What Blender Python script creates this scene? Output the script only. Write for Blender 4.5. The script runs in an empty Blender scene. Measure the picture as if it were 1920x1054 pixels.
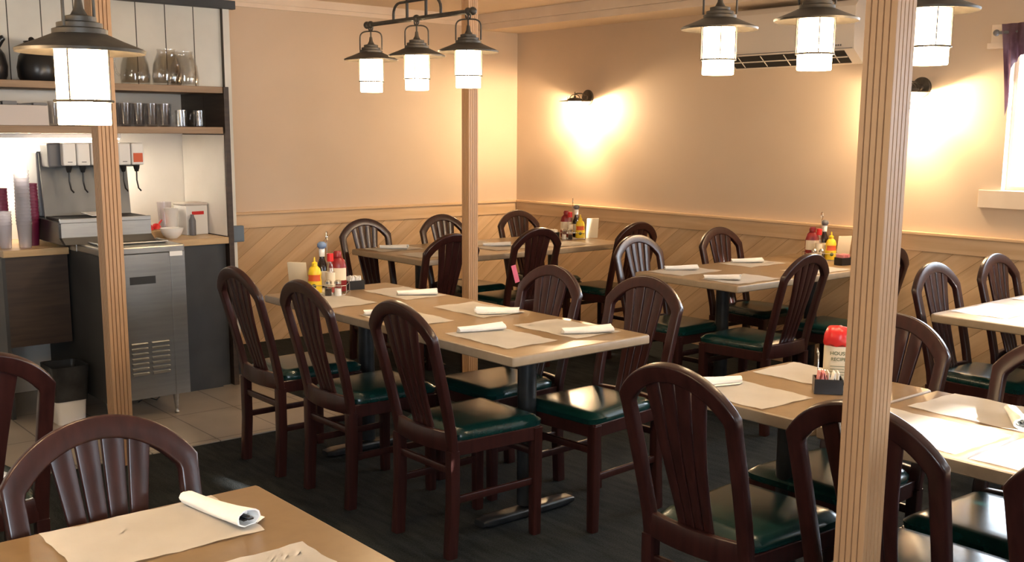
import bpy, bmesh, math, random
from mathutils import Vector, Matrix
PI = math.pi
R = math.radians
random.seed(7)
scn = bpy.context.scene
col = scn.collection

# ------------------------------------------------------------------ camera
W, H = 1920, 1054
F_PX, CY = 1996.92, 582.25
YAW, PITCH, ROLL = 0.87213, 0.165467, 0.0059467
cam_d = bpy.data.cameras.new('camera')
cam = bpy.data.objects.new('camera', cam_d)
col.objects.link(cam)
cam.location = (-5.9792, -7.0663, 1.5235)
fw = Vector((math.cos(PITCH)*math.cos(YAW), math.cos(PITCH)*math.sin(YAW), -math.sin(PITCH)))
rt = fw.cross(Vector((0, 0, 1))).normalized()
up = rt.cross(fw)
r2 = rt*math.cos(ROLL) + up*math.sin(ROLL)
u2 = -rt*math.sin(ROLL) + up*math.cos(ROLL)
cam.rotation_euler = Matrix((r2, u2, -fw)).transposed().to_euler()
cam_d.sensor_fit = 'HORIZONTAL'
cam_d.sensor_width = 36.0
cam_d.lens = 36.0*F_PX/W
cam_d.shift_y = (CY - H/2)/W
cam_d.clip_start = 0.05
scn.camera = cam

# ------------------------------------------------------------------ light and exposure
scn.view_settings.view_transform = 'Standard'
scn.view_settings.look = 'None'
scn.view_settings.gamma = 1.0
scn.view_settings.use_curve_mapping = False
scn.view_settings.exposure = 1.17
BULB_E = 290.0
SCONCE_BULB_E = 1900.0
LAMP_E = 24.0        # glass cylinders of the pendant lamps
SCONCE_E = 60.0      # wall lamps
wd = bpy.data.worlds.new('world')
scn.world = wd
wd.use_nodes = True
bg = wd.node_tree.nodes['Background']
bg.inputs[0].default_value = (0.80, 0.90, 1.0, 1)
bg.inputs[1].default_value = 13.0
sun_d = bpy.data.lights.new('sun', 'SUN')
sun_d.energy = 34.0
sun_d.angle = R(0.8)
sun_d.color = (1.0, 0.94, 0.86)
sun = bpy.data.objects.new('sun', sun_d)
sun.location = (-1, -14, 5)
sun.rotation_euler = Vector((-0.16, 1.0, -0.27)).to_track_quat('-Z', 'Y').to_euler()
col.objects.link(sun)


def portal(name, loc, direction, sx, sy):
    d = bpy.data.lights.new(name, 'AREA')
    d.shape = 'RECTANGLE'
    d.size = sx
    d.size_y = sy
    d.cycles.is_portal = True
    o = bpy.data.objects.new(name, d)
    o.location = loc
    o.rotation_euler = Vector(direction).to_track_quat('-Z', 'Z').to_euler()
    col.objects.link(o)


# windows: wall B (x=0) and the wall behind the camera (y=-8.5)
WIN_B = [(-5.35, -4.22), (-7.55, -6.45)]            # y ranges, z 1.22..2.0
WIN_C = [(-7.6, -5.9, 0.95, 1.95), (-3.17, -2.55, 1.17, 1.57), (-1.10, -0.05, 1.52, 1.80)]   # x ranges, z range; last two added unseen to aim sun at right tables
for a, b in WIN_B:
    portal('window_light', (0.16, (a+b)/2, 1.61), (-1, 0, 0), b-a, 0.8)
for a, b, z0, z1 in WIN_C:
    portal('window_light', ((a+b)/2, -8.66, (z0+z1)/2), (0, 1, 0), b-a, z1-z0)


# ------------------------------------------------------------------ materials
def mat(name, color, rough=0.5, metal=0.0, **kw):
    m = bpy.data.materials.new(name)
    m.use_nodes = True
    b = m.node_tree.nodes['Principled BSDF']
    b.inputs['Base Color'].default_value = (*color, 1)
    b.inputs['Roughness'].default_value = rough
    b.inputs['Metallic'].default_value = metal
    for k, v in kw.items():
        b.inputs[k.replace('_', ' ')].default_value = v
    return m


def nodes(m):
    return m.node_tree.nodes, m.node_tree.links, m.node_tree.nodes['Principled BSDF']


def noise_mat(name, c1, c2, scale=(5, 5, 5), rough=0.5, detail=4, lo=0.35, hi=0.65, bump=0.0, coord='Object', rough2=None, **kw):
    m = mat(name, c1, rough, **kw)
    n, l, b = nodes(m)
    tc = n.new('ShaderNodeTexCoord')
    mp = n.new('ShaderNodeMapping')
    mp.inputs['Scale'].default_value = scale
    nz = n.new('ShaderNodeTexNoise')
    nz.inputs['Scale'].default_value = 1.0
    nz.inputs['Detail'].default_value = detail
    cr = n.new('ShaderNodeValToRGB')
    cr.color_ramp.elements[0].position = lo
    cr.color_ramp.elements[1].position = hi
    cr.color_ramp.elements[0].color = (*c1, 1)
    cr.color_ramp.elements[1].color = (*c2, 1)
    l.new(tc.outputs[coord], mp.inputs[0])
    l.new(mp.outputs[0], nz.inputs[0])
    l.new(nz.outputs[0], cr.inputs[0])
    l.new(cr.outputs[0], b.inputs['Base Color'])
    if bump:
        bp = n.new('ShaderNodeBump')
        bp.inputs['Strength'].default_value = bump
        bp.inputs['Distance'].default_value = 0.01
        l.new(nz.outputs[0], bp.inputs['Height'])
        l.new(bp.outputs[0], b.inputs['Normal'])
    if rough2 is not None:
        mr = n.new('ShaderNodeMapRange')
        mr.inputs['To Min'].default_value = rough
        mr.inputs['To Max'].default_value = rough2
        l.new(nz.outputs[0], mr.inputs[0])
        l.new(mr.outputs[0], b.inputs['Roughness'])
    return m


def M2(n, op, a=None, b=None):
    x = n.new('ShaderNodeMath')
    x.operation = op
    if isinstance(a, (int, float)):
        x.inputs[0].default_value = a
    if isinstance(b, (int, float)):
        x.inputs[1].default_value = b
    return x


def pine(name, axis, diagonal, pitch=0.115):
    """Pine boarding: grooved planks, grain along each plank, a few knots.  axis: wall direction."""
    m = mat(name, (0.6, 0.4, 0.2), 0.45)
    n, l, b = nodes(m)
    tc = n.new('ShaderNodeTexCoord')
    sp = n.new('ShaderNodeSeparateXYZ')
    l.new(tc.outputs['Object'], sp.inputs[0])
    u = M2(n, 'MULTIPLY', None, 1.0 if axis == 'x' else -1.0)
    l.new(sp.outputs[0 if axis == 'x' else 1], u.inputs[0])
    s = 0.7071 if diagonal else 0.0
    # across = u*c - z*s ; along = u*s + z*c
    ua = M2(n, 'MULTIPLY', None, 0.602 if diagonal else 0.0)
    za = M2(n, 'MULTIPLY', None, -0.799 if diagonal else 1.0)
    ub = M2(n, 'MULTIPLY', None, 0.799 if diagonal else 1.0)
    zb = M2(n, 'MULTIPLY', None, 0.602 if diagonal else 0.0)
    for q, src in ((ua, u.outputs[0]), (ub, u.outputs[0]), (za, sp.outputs[2]), (zb, sp.outputs[2])):
        l.new(src, q.inputs[0])
    ac = M2(n, 'ADD')
    al = M2(n, 'ADD')
    l.new(ua.outputs[0], ac.inputs[0]); l.new(za.outputs[0], ac.inputs[1])
    l.new(ub.outputs[0], al.inputs[0]); l.new(zb.outputs[0], al.inputs[1])
    dv = M2(n, 'DIVIDE', None, pitch)
    l.new(ac.outputs[0], dv.inputs[0])
    fl = M2(n, 'FLOOR'); l.new(dv.outputs[0], fl.inputs[0])
    fr = M2(n, 'FRACT'); l.new(dv.outputs[0], fr.inputs[0])
    # grain coordinates (along*1.2, across*18, plank*7)
    cb = n.new('ShaderNodeCombineXYZ')
    g1 = M2(n, 'MULTIPLY', None, 1.4); l.new(al.outputs[0], g1.inputs[0])
    g2 = M2(n, 'MULTIPLY', None, 22.0); l.new(ac.outputs[0], g2.inputs[0])
    g3 = M2(n, 'MULTIPLY', None, 7.3); l.new(fl.outputs[0], g3.inputs[0])
    l.new(g1.outputs[0], cb.inputs[0]); l.new(g2.outputs[0], cb.inputs[1]); l.new(g3.outputs[0], cb.inputs[2])
    nz = n.new('ShaderNodeTexNoise'); nz.inputs['Scale'].default_value = 1.0; nz.inputs['Detail'].default_value = 3
    nz.inputs['Distortion'].default_value = 0.6
    l.new(cb.outputs[0], nz.inputs[0])
    cr = n.new('ShaderNodeValToRGB')
    e = cr.color_ramp.elements
    e[0].position = 0.34; e[0].color = (0.64, 0.43, 0.245, 1)
    e[1].position = 0.62; e[1].color = (0.73, 0.52, 0.32, 1)
    l.new(nz.outputs[0], cr.inputs[0])
    # tone per plank
    wn = n.new('ShaderNodeTexWhiteNoise'); wn.noise_dimensions = '1D'
    l.new(fl.outputs[0], wn.inputs['W'])
    mr = n.new('ShaderNodeMapRange'); mr.inputs['To Min'].default_value = 0.86; mr.inputs['To Max'].default_value = 1.08
    l.new(wn.outputs['Value'], mr.inputs[0])
    mx = n.new('ShaderNodeMix'); mx.data_type = 'RGBA'; mx.blend_type = 'MULTIPLY'; mx.inputs[0].default_value = 1
    l.new(cr.outputs[0], mx.inputs[6]); l.new(mr.outputs[0], mx.inputs[7])
    # knots
    vo = n.new('ShaderNodeTexVoronoi'); vo.inputs['Scale'].default_value = 1.0
    cb2 = n.new('ShaderNodeCombineXYZ')
    k1 = M2(n, 'MULTIPLY', None, 2.0); l.new(al.outputs[0], k1.inputs[0])
    k2 = M2(n, 'MULTIPLY', None, 2.6); l.new(ac.outputs[0], k2.inputs[0])
    l.new(k1.outputs[0], cb2.inputs[0]); l.new(k2.outputs[0], cb2.inputs[1])
    l.new(cb2.outputs[0], vo.inputs[0])
    kn = n.new('ShaderNodeMapRange'); kn.inputs['From Min'].default_value = 0.018; kn.inputs['From Max'].default_value = 0.05
    l.new(vo.outputs['Distance'], kn.inputs[0])
    mk = n.new('ShaderNodeMix'); mk.data_type = 'RGBA'
    mk.inputs[6].default_value = (0.16, 0.07, 0.03, 1)
    l.new(kn.outputs[0], mk.inputs[0]); l.new(mx.outputs[2], mk.inputs[7])
    # grooves
    gr = M2(n, 'LESS_THAN', None, 0.03); l.new(fr.outputs[0], gr.inputs[0])
    mg = n.new('ShaderNodeMix'); mg.data_type = 'RGBA'
    mg.inputs[7].default_value = (0.36, 0.21, 0.10, 1)
    gi = M2(n, 'MULTIPLY', None, 0.85 if diagonal else 0.0); l.new(gr.outputs[0], gi.inputs[0])
    l.new(gi.outputs[0], mg.inputs[0]); l.new(mk.outputs[2], mg.inputs[6])
    l.new(mg.outputs[2], b.inputs['Base Color'])
    if diagonal:
        bp = n.new('ShaderNodeBump'); bp.inputs['Strength'].default_value = 0.5; bp.inputs['Distance'].default_value = 0.004
        inv = M2(n, 'SUBTRACT', 1.0); l.new(gr.outputs[0], inv.inputs[1])
        l.new(inv.outputs[0], bp.inputs['Height']); l.new(bp.outputs[0], b.inputs['Normal'])
    return m


def board_mat(name, axis_index, pitch, c, groove, gw=0.012, rough=0.6, dirt=0.12):
    """Vertical painted boards with dark joints."""
    m = mat(name, c, rough)
    n, l, b = nodes(m)
    tc = n.new('ShaderNodeTexCoord'); sp = n.new('ShaderNodeSeparateXYZ')
    l.new(tc.outputs['Object'], sp.inputs[0])
    dv = M2(n, 'DIVIDE', None, pitch); l.new(sp.outputs[axis_index], dv.inputs[0])
    fr = M2(n, 'FRACT'); l.new(dv.outputs[0], fr.inputs[0])
    lt = M2(n, 'LESS_THAN', None, gw/pitch*0.5); l.new(fr.outputs[0], lt.inputs[0])
    nz = n.new('ShaderNodeTexNoise'); nz.inputs['Scale'].default_value = 2.5; nz.inputs['Detail'].default_value = 5
    l.new(tc.outputs['Object'], nz.inputs[0])
    cr = n.new('ShaderNodeValToRGB')
    cr.color_ramp.elements[0].position = 0.3; cr.color_ramp.elements[0].color = (*[x*(1-dirt) for x in c], 1)
    cr.color_ramp.elements[1].position = 0.6; cr.color_ramp.elements[1].color = (*c, 1)
    l.new(nz.outputs[0], cr.inputs[0])
    mg = n.new('ShaderNodeMix'); mg.data_type = 'RGBA'; mg.inputs[7].default_value = (*groove, 1)
    l.new(lt.outputs[0], mg.inputs[0]); l.new(cr.outputs[0], mg.inputs[6])
    l.new(mg.outputs[2], b.inputs['Base Color'])
    return m


def tile_mat():
    m = mat('floor tile', (0.5, 0.42, 0.34), 0.35)
    n, l, b = nodes(m)
    tc = n.new('ShaderNodeTexCoord'); sp = n.new('ShaderNodeSeparateXYZ')
    l.new(tc.outputs['Object'], sp.inputs[0])
    outs = []
    for ax, off, pt in ((0, 3.80, 0.345), (1, 1.65, 0.53)):
        a = M2(n, 'ADD', None, off + pt*20); l.new(sp.outputs[ax], a.inputs[0])
        d = M2(n, 'DIVIDE', None, pt); l.new(a.outputs[0], d.inputs[0])
        f = M2(n, 'FRACT'); l.new(d.outputs[0], f.inputs[0])
        t = M2(n, 'LESS_THAN', None, 0.007/pt); l.new(f.outputs[0], t.inputs[0])
        outs.append(t)
    mx = M2(n, 'MAXIMUM'); l.new(outs[0].outputs[0], mx.inputs[0]); l.new(outs[1].outputs[0], mx.inputs[1])
    nz = n.new('ShaderNodeTexNoise'); nz.inputs['Scale'].default_value = 3.0; nz.inputs['Detail'].default_value = 6
    l.new(tc.outputs['Object'], nz.inputs[0])
    cr = n.new('ShaderNodeValToRGB')
    cr.color_ramp.elements[0].position = 0.3; cr.color_ramp.elements[0].color = (0.30, 0.26, 0.215, 1)
    cr.color_ramp.elements[1].position = 0.7; cr.color_ramp.elements[1].color = (0.37, 0.325, 0.27, 1)
    l.new(nz.outputs[0], cr.inputs[0])
    mg = n.new('ShaderNodeMix'); mg.data_type = 'RGBA'; mg.inputs[7].default_value = (0.11, 0.095, 0.08, 1)
    l.new(mx.outputs[0], mg.inputs[0]); l.new(cr.outputs[0], mg.inputs[6])
    l.new(mg.outputs[2], b.inputs['Base Color'])
    return m


def carpet_mat():
    m = mat('carpet', (0.03, 0.03, 0.03), 0.95)
    n, l, b = nodes(m)
    tc = n.new('ShaderNodeTexCoord')
    n1 = n.new('ShaderNodeTexNoise'); n1.inputs['Scale'].default_value = 160; n1.inputs['Detail'].default_value = 2
    n2 = n.new('ShaderNodeTexNoise'); n2.inputs['Scale'].default_value = 5; n2.inputs['Detail'].default_value = 5
    mp = n.new('ShaderNodeMapping'); mp.inputs['Scale'].default_value = (6, 1, 1)
    l.new(tc.outputs['Object'], n1.inputs[0])
    l.new(tc.outputs['Object'], mp.inputs[0]); l.new(mp.outputs[0], n2.inputs[0])
    ad = M2(n, 'ADD'); l.new(n1.outputs[0], ad.inputs[0]); l.new(n2.outputs[0], ad.inputs[1])
    hf = M2(n, 'MULTIPLY', None, 0.5); l.new(ad.outputs[0], hf.inputs[0])
    cr = n.new('ShaderNodeValToRGB')
    cr.color_ramp.elements[0].position = 0.38; cr.color_ramp.elements[0].color = (0.009, 0.011, 0.0118, 1)
    cr.color_ramp.elements[1].position = 0.62; cr.color_ramp.elements[1].color = (0.026, 0.030, 0.031, 1)
    l.new(hf.outputs[0], cr.inputs[0]); l.new(cr.outputs[0], b.inputs['Base Color'])
    bp = n.new('ShaderNodeBump'); bp.inputs['Strength'].default_value = 0.6; bp.inputs['Distance'].default_value = 0.004
    l.new(n1.outputs[0], bp.inputs['Height']); l.new(bp.outputs[0], b.inputs['Normal'])
    b.inputs['Specular IOR Level'].default_value = 0.15
    return m


def opal(name, color, strength, clear):
    """lit opal glass: glows itself and lets part of the bulb's light through"""
    m = bpy.data.materials.new(name)
    m.use_nodes = True
    n, l = m.node_tree.nodes, m.node_tree.links
    n.remove(n['Principled BSDF'])
    tr = n.new('ShaderNodeBsdfTransparent')
    em = n.new('ShaderNodeEmission')
    em.inputs[0].default_value = (*color, 1)
    em.inputs[1].default_value = strength
    mx = n.new('ShaderNodeMixShader')
    mx.inputs[0].default_value = 1-clear
    l.new(tr.outputs[0], mx.inputs[1]); l.new(em.outputs[0], mx.inputs[2])
    l.new(mx.outputs[0], n['Material Output'].inputs[0])
    return m


def emis(name, color, strength):
    m = bpy.data.materials.new(name)
    m.use_nodes = True
    n, l, b = nodes(m)
    b.inputs['Base Color'].default_value = (0.9, 0.85, 0.75, 1)
    b.inputs['Emission Color'].default_value = (*color, 1)
    b.inputs['Emission Strength'].default_value = strength
    return m


def glass(name, tint=(0.95, 0.97, 0.97), gloss=0.08, rough=0.03, haze=0.0, gmax=0.6):
    """Thin clear pane or vessel: mostly see-through with a Fresnel sheen."""
    m = bpy.data.materials.new(name)
    m.use_nodes = True
    n, l = m.node_tree.nodes, m.node_tree.links
    n.remove(n['Principled BSDF'])
    out = n['Material Output']
    tr = n.new('ShaderNodeBsdfTransparent'); tr.inputs[0].default_value = (*tint, 1)
    gl = n.new('ShaderNodeBsdfGlossy'); gl.inputs['Roughness'].default_value = rough
    lw = n.new('ShaderNodeLayerWeight'); lw.inputs[0].default_value = 0.35
    mr = n.new('ShaderNodeMapRange'); mr.inputs['To Min'].default_value = gloss; mr.inputs['To Max'].default_value = gmax
    mx = n.new('ShaderNodeMixShader')
    l.new(lw.outputs['Facing'], mr.inputs[0]); l.new(mr.outputs[0], mx.inputs[0])
    if haze:
        df = n.new('ShaderNodeBsdfTranslucent'); df.inputs[0].default_value = (0.9, 0.88, 0.92, 1)
        d2 = n.new('ShaderNodeBsdfDiffuse'); d2.inputs[0].default_value = (0.85, 0.83, 0.88, 1)
        m1 = n.new('ShaderNodeMixShader'); m1.inputs[0].default_value = 0.5
        l.new(df.outputs[0], m1.inputs[1]); l.new(d2.outputs[0], m1.inputs[2])
        m2 = n.new('ShaderNodeMixShader'); m2.inputs[0].default_value = haze
        l.new(tr.outputs[0], m2.inputs[1]); l.new(m1.outputs[0], m2.inputs[2])
        tr = m2
    l.new(tr.outputs[0], mx.inputs[1]); l.new(gl.outputs[0], mx.inputs[2]); l.new(mx.outputs[0], out.inputs[0])
    return m


M = {}
M['wall'] = noise_mat('tan wall paint', (0.60, 0.475, 0.352), (0.64, 0.510, 0.385), (1.2, 1.2, 1.2), 0.55)
M['ceiling'] = noise_mat('cream ceiling paint', (0.78, 0.64, 0.48), (0.82, 0.68, 0.52), (2, 2, 2), 0.7)
M['trimpaint'] = noise_mat('cream trim paint', (0.76, 0.63, 0.50), (0.80, 0.68, 0.55), (6, 6, 6), 0.45)
M['pineA'] = pine('diagonal pine boards', 'x', True)
M['pineB'] = pine('diagonal pine boards side', 'y', True)
M['railA'] = pine('pine rail board', 'x', False, 3.0)
M['railB'] = pine('pine rail board side', 'y', False, 3.0)
M['planks'] = board_mat('white painted planks', 0, 0.172, (0.78, 0.75, 0.66), (0.06, 0.05, 0.035), 0.012, 0.6, 0.16)
M['whitepanel'] = noise_mat('white panel', (0.72, 0.68, 0.62), (0.78, 0.74, 0.68), (3, 3, 3), 0.45)
M['tile'] = tile_mat()
M['carpet'] = carpet_mat()
M['darkwood'] = noise_mat('dark mahogany', (0.020, 0.0058, 0.0050), (0.038, 0.0110, 0.0092), (60, 60, 4), 0.28, 4, 0.3, 0.7)
M['vinyl'] = noise_mat('green vinyl', (0.002, 0.020, 0.018), (0.003, 0.028, 0.025), (25, 25, 25), 0.25, 3, bump=0.02)
M['laminate'] = noise_mat('tan laminate', (0.225, 0.145, 0.072), (0.25, 0.163, 0.083), (30, 30, 30), 0.33, 5)
M['laminate_edge'] = noise_mat('tan laminate edge', (0.30, 0.225, 0.145), (0.33, 0.25, 0.165), (30, 30, 30), 0.4)
M['iron'] = noise_mat('black cast iron', (0.010, 0.011, 0.012), (0.02, 0.022, 0.024), (20, 20, 20), 0.33)
M['bronze'] = noise_mat('aged bronze', (0.055, 0.045, 0.034), (0.085, 0.07, 0.052), (30, 30, 30), 0.5, metal=0.35)
M['fluted'] = noise_mat('fluted pine', (0.46, 0.268, 0.138), (0.51, 0.305, 0.158), (26, 26, 1.2), 0.45, 4)
M['shelfwood'] = noise_mat('shelf board', (0.26, 0.16, 0.09), (0.36, 0.23, 0.13), (3, 40, 40), 0.5)
M['counterwood'] = noise_mat('butcher block', (0.48, 0.31, 0.15), (0.60, 0.41, 0.21), (4, 30, 30), 0.35)
M['darkpanel'] = noise_mat('dark brown panel', (0.035, 0.020, 0.013), (0.06, 0.036, 0.022), (3, 3, 40), 0.5)
M['charcoal'] = noise_mat('charcoal paint', (0.028, 0.029, 0.030), (0.04, 0.041, 0.042), (6, 6, 6), 0.5)
M['steel'] = noise_mat('brushed steel', (0.36, 0.36, 0.35), (0.40, 0.40, 0.385), (5, 5, 60), 0.30, 3, metal=0.9)
M['cup_clear'] = glass('hazy cup plastic', (0.97, 0.965, 0.98), 0.04, 0.12, 0.30, 0.22)
M['steel_soft'] = noise_mat('dull steel', (0.15, 0.148, 0.14), (0.24, 0.235, 0.22), (5, 5, 3), 0.5, 2, metal=0.35)
M['tumbler'] = glass('tumbler plastic', (0.985, 0.985, 0.99), 0.05, 0.06, 0.03, 0.30)
M['steel_dark'] = mat('dark slot', (0.012, 0.012, 0.012), 0.6)
M['paper'] = noise_mat('white paper', (0.80, 0.75, 0.68), (0.86, 0.81, 0.74), (8, 8, 8), 0.7)
M['napkin'] = noise_mat('white napkin', (0.86, 0.84, 0.80), (0.92, 0.90, 0.86), (30, 30, 30), 0.85, bump=0.2)
M['cutlery'] = mat('cutlery steel', (0.10, 0.11, 0.12), 0.25, 0.9)
M['lampglass'] = opal('lit opal glass', (1.0, 0.715, 0.415), LAMP_E, 0.45)
M['bulb'] = emis('lit bulb', (1.0, 0.715, 0.415), BULB_E)
M['sconcebulb'] = emis('lit bulb of wall lamp', (1.0, 0.71, 0.41), SCONCE_BULB_E)
M['sconceglass'] = opal('lit opal glass of wall lamp', (1.0, 0.71, 0.41), SCONCE_E, 0.7)
M['glass'] = glass('clear glass', (0.985, 0.988, 0.985), 0.06, 0.03, 0.0, 0.38)
M['pane'] = glass('window pane', (0.98, 0.99, 1.0), 0.03)
M['plastic_clear'] = glass('clear plastic', (0.94, 0.93, 0.96), 0.06, 0.10, 0.07, 0.30)
M['maroon'] = mat('maroon plastic', (0.16, 0.012, 0.045), 0.3)
M['white'] = mat('white plastic', (0.82, 0.80, 0.76), 0.35)
M['acwhite'] = mat('air conditioner white', (0.74, 0.68, 0.60), 0.35)
M['black'] = mat('black plastic', (0.012, 0.012, 0.013), 0.3)
M['red'] = mat('red plastic', (0.62, 0.022, 0.02), 0.3)
M['darkred'] = mat('dark red', (0.22, 0.012, 0.012), 0.35)
M['yellow'] = noise_mat('mustard yellow', (0.82, 0.56, 0.02), (0.86, 0.62, 0.04), (10, 10, 10), 0.35)
M['sauce'] = mat('dark brown sauce', (0.018, 0.008, 0.006), 0.15)
M['cream'] = mat('cream card', (0.72, 0.62, 0.45), 0.6)
M['bluecap'] = mat('blue grey cap', (0.16, 0.24, 0.40), 0.4)
M['pink'] = mat('pink packet', (0.75, 0.30, 0.30), 0.6)
M['pinktag'] = mat('pink tag', (0.86, 0.19, 0.36), 0.6)
M['greylid'] = mat('grey cap', (0.13, 0.13, 0.14), 0.4)
M['green'] = mat('dark green ink', (0.06, 0.10, 0.03), 0.6)
M['orange'] = mat('red orange ink', (0.66, 0.10, 0.02), 0.5)
M['chrome'] = mat('chrome wire', (0.75, 0.74, 0.70), 0.15, 1.0)
M['bluebox'] = mat('blue grey box', (0.13, 0.165, 0.20), 0.5)
M['ketchup'] = mat('ketchup red', (0.34, 0.02, 0.012), 0.25)
M['binbag'] = noise_mat('black bin bag', (0.010, 0.011, 0.012), (0.03, 0.032, 0.034), (12, 12, 12), 0.35, bump=0.6)
M['curtain'] = noise_mat('mauve curtain', (0.13, 0.065, 0.085), (0.32, 0.21, 0.25), (12, 12, 5), 0.85)
M['salt'] = mat('salt', (0.8, 0.78, 0.74), 0.8)
M['cardboard'] = mat('pale box card', (0.62, 0.55, 0.50), 0.7)


# ------------------------------------------------------------------ mesh helpers
def new_obj(name, bm, m, parent=None, loc=None, smooth=None):
    me = bpy.data.meshes.new(name)
    bm.normal_update()
    bm.to_mesh(me)
    bm.free()
    for x in (m if isinstance(m, (list, tuple)) else [m]):
        me.materials.append(x)
    if smooth:
        for p in me.polygons:
            p.use_smooth = True
        try:
            me.set_sharp_from_angle(angle=R(smooth))
        except Exception:
            pass
    o = bpy.data.objects.new(name, me)
    col.objects.link(o)
    if parent:
        o.parent = parent
    if loc is not None:
        o.location = loc
    return o


def tag(o, label=None, cat=None, group=None, kind=None):
    for k, v in (('label', label), ('category', cat), ('group', group), ('kind', kind)):
        if v:
            o[k] = v
    return o


def thing(name, label, cat, loc=(0, 0, 0), rz=0.0, group=None):
    o = bpy.data.objects.new(name, None)
    o.empty_display_size = 0.05
    col.objects.link(o)
    o.location = loc
    o.rotation_euler = (0, 0, rz)
    return tag(o, label, cat, group)


def box(bm, x0, x1, y0, y1, z0, z1, bev=0.0, mi=0, mtx=None, seg=2):
    r = bmesh.ops.create_cube(bm, size=1.0)
    vs = r['verts']
    sx, sy, sz = abs(x1-x0), abs(y1-y0), abs(z1-z0)
    cx, cy, cz = (x0+x1)/2, (y0+y1)/2, (z0+z1)/2
    for v in vs:
        v.co = Vector((v.co.x*sx+cx, v.co.y*sy+cy, v.co.z*sz+cz))
    fs = list({f for v in vs for f in v.link_faces})
    if bev:
        es = list({e for v in vs for e in v.link_edges})
        g = bmesh.ops.bevel(bm, geom=es, offset=bev, segments=seg, profile=0.5, affect='EDGES')
        vs = list({v for f in g['faces'] for v in f.verts})
        # gather whole island
        seen = set(vs)
        stack = list(vs)
        while stack:
            v = stack.pop()
            for e in v.link_edges:
                w = e.other_vert(v)
                if w not in seen:
                    seen.add(w)
                    stack.append(w)
        vs = list(seen)
        fs = list({f for v in vs for f in v.link_faces})
    for f in fs:
        f.material_index = mi
    if mtx is not None:
        for v in vs:
            v.co = mtx @ v.co
    return vs


def lathe(bm, prof, n=24, c=(0, 0, 0), mi=0, mtx=None, cap0=True, cap1=True):
    """prof: list of (r, z). Revolved about z through c."""
    rings = []
    allv = []
    for r, z in prof:
        ring = []
        for i in range(n):
            a = 2*PI*i/n
            v = bm.verts.new((c[0]+r*math.cos(a), c[1]+r*math.sin(a), c[2]+z))
            ring.append(v)
        rings.append(ring)
        allv += ring
    fs = []
    for a, b in zip(rings[:-1], rings[1:]):
        for i in range(n):
            j = (i+1) % n
            fs.append(bm.faces.new((a[i], a[j], b[j], b[i])))
    if cap0 and prof[0][0] > 1e-5:
        fs.append(bm.faces.new(list(reversed(rings[0]))))
    if cap1 and prof[-1][0] > 1e-5:
        fs.append(bm.faces.new(rings[-1]))
    for f in fs:
        f.material_index = mi
    if mtx is not None:
        for v in allv:
            v.co = mtx @ v.co
    return allv


def sweep(bm, pts, prof_fn, up=Vector((0, 0, 1)), closed=False, caps=True, mi=0, frame=None):
    """Sweep a cross-section (list of 2D pts from prof_fn(i,t)) along pts.  frame(i,tan) -> (n,b)."""
    pts = [Vector(p) for p in pts]
    N = len(pts)
    rings = []
    for i, p in enumerate(pts):
        if closed:
            t = (pts[(i+1) % N]-pts[i-1]).normalized()
        else:
            t = (pts[min(i+1, N-1)]-pts[max(i-1, 0)]).normalized()
        if frame:
            nn, bb = frame(i, t)
        else:
            nn = up.cross(t)
            if nn.length < 1e-4:
                nn = Vector((1, 0, 0)).cross(t)
            nn.normalize()
            bb = t.cross(nn).normalized()
        sec = prof_fn(i, i/(N-1 if N > 1 else 1))
        rings.append([bm.verts.new(p+nn*a+bb*b) for a, b in sec])
    K = len(rings[0])
    rng = range(N) if closed else range(N-1)
    for i in rng:
        a, b = rings[i], rings[(i+1) % N]
        for k in range(K):
            j = (k+1) % K
            f = bm.faces.new((a[k], a[j], b[j], b[k]))
            f.material_index = mi
    if caps and not closed:
        f = bm.faces.new(list(reversed(rings[0]))); f.material_index = mi
        f = bm.faces.new(rings[-1]); f.material_index = mi
    return rings


def circ(r, n=8):
    return [(r*math.cos(2*PI*k/n), r*math.sin(2*PI*k/n)) for k in range(n)]


def tube(bm, pts, r, n=8, closed=False, mi=0, up=Vector((0, 0, 1))):
    return sweep(bm, pts, lambda i, t: circ(r, n), up=up, closed=closed, mi=mi)


def rrect(hx, hy, b, s=2):
    """rounded rectangle section."""
    out = []
    for cx, cy, a0 in ((hx-b, hy-b, 0), (-hx+b, hy-b, 90), (-hx+b, -hy+b, 180), (hx-b, -hy+b, 270)):
        for k in range(s+1):
            a = R(a0+90*k/s)
            out.append((cx+b*math.cos(a), cy+b*math.sin(a)))
    return out


def copy_tree(o, parent=None):
    c = o.copy()
    col.objects.link(c)
    c.parent = parent
    for ch in list(o.children):
        copy_tree(ch, c)
    return c


def BM():
    return bmesh.new()


def boxo(name, x0, x1, y0, y1, z0, z1, m, parent=None, bev=0.0, kind=None):
    bm = BM()
    cx, cy = (x0+x1)/2, (y0+y1)/2
    box(bm, x0-cx, x1-cx, y0-cy, y1-cy, z0-z0, z1-z0, bev)
    o = new_obj(name, bm, m, parent, (cx, cy, z0))
    if kind:
        tag(o, kind=kind)
    return o


def struct(name, boxes, m, bev=0.0):
    bm = BM()
    for b in boxes:
        box(bm, *b, bev=bev)
    return tag(new_obj(name, bm, m), kind='structure')


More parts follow.
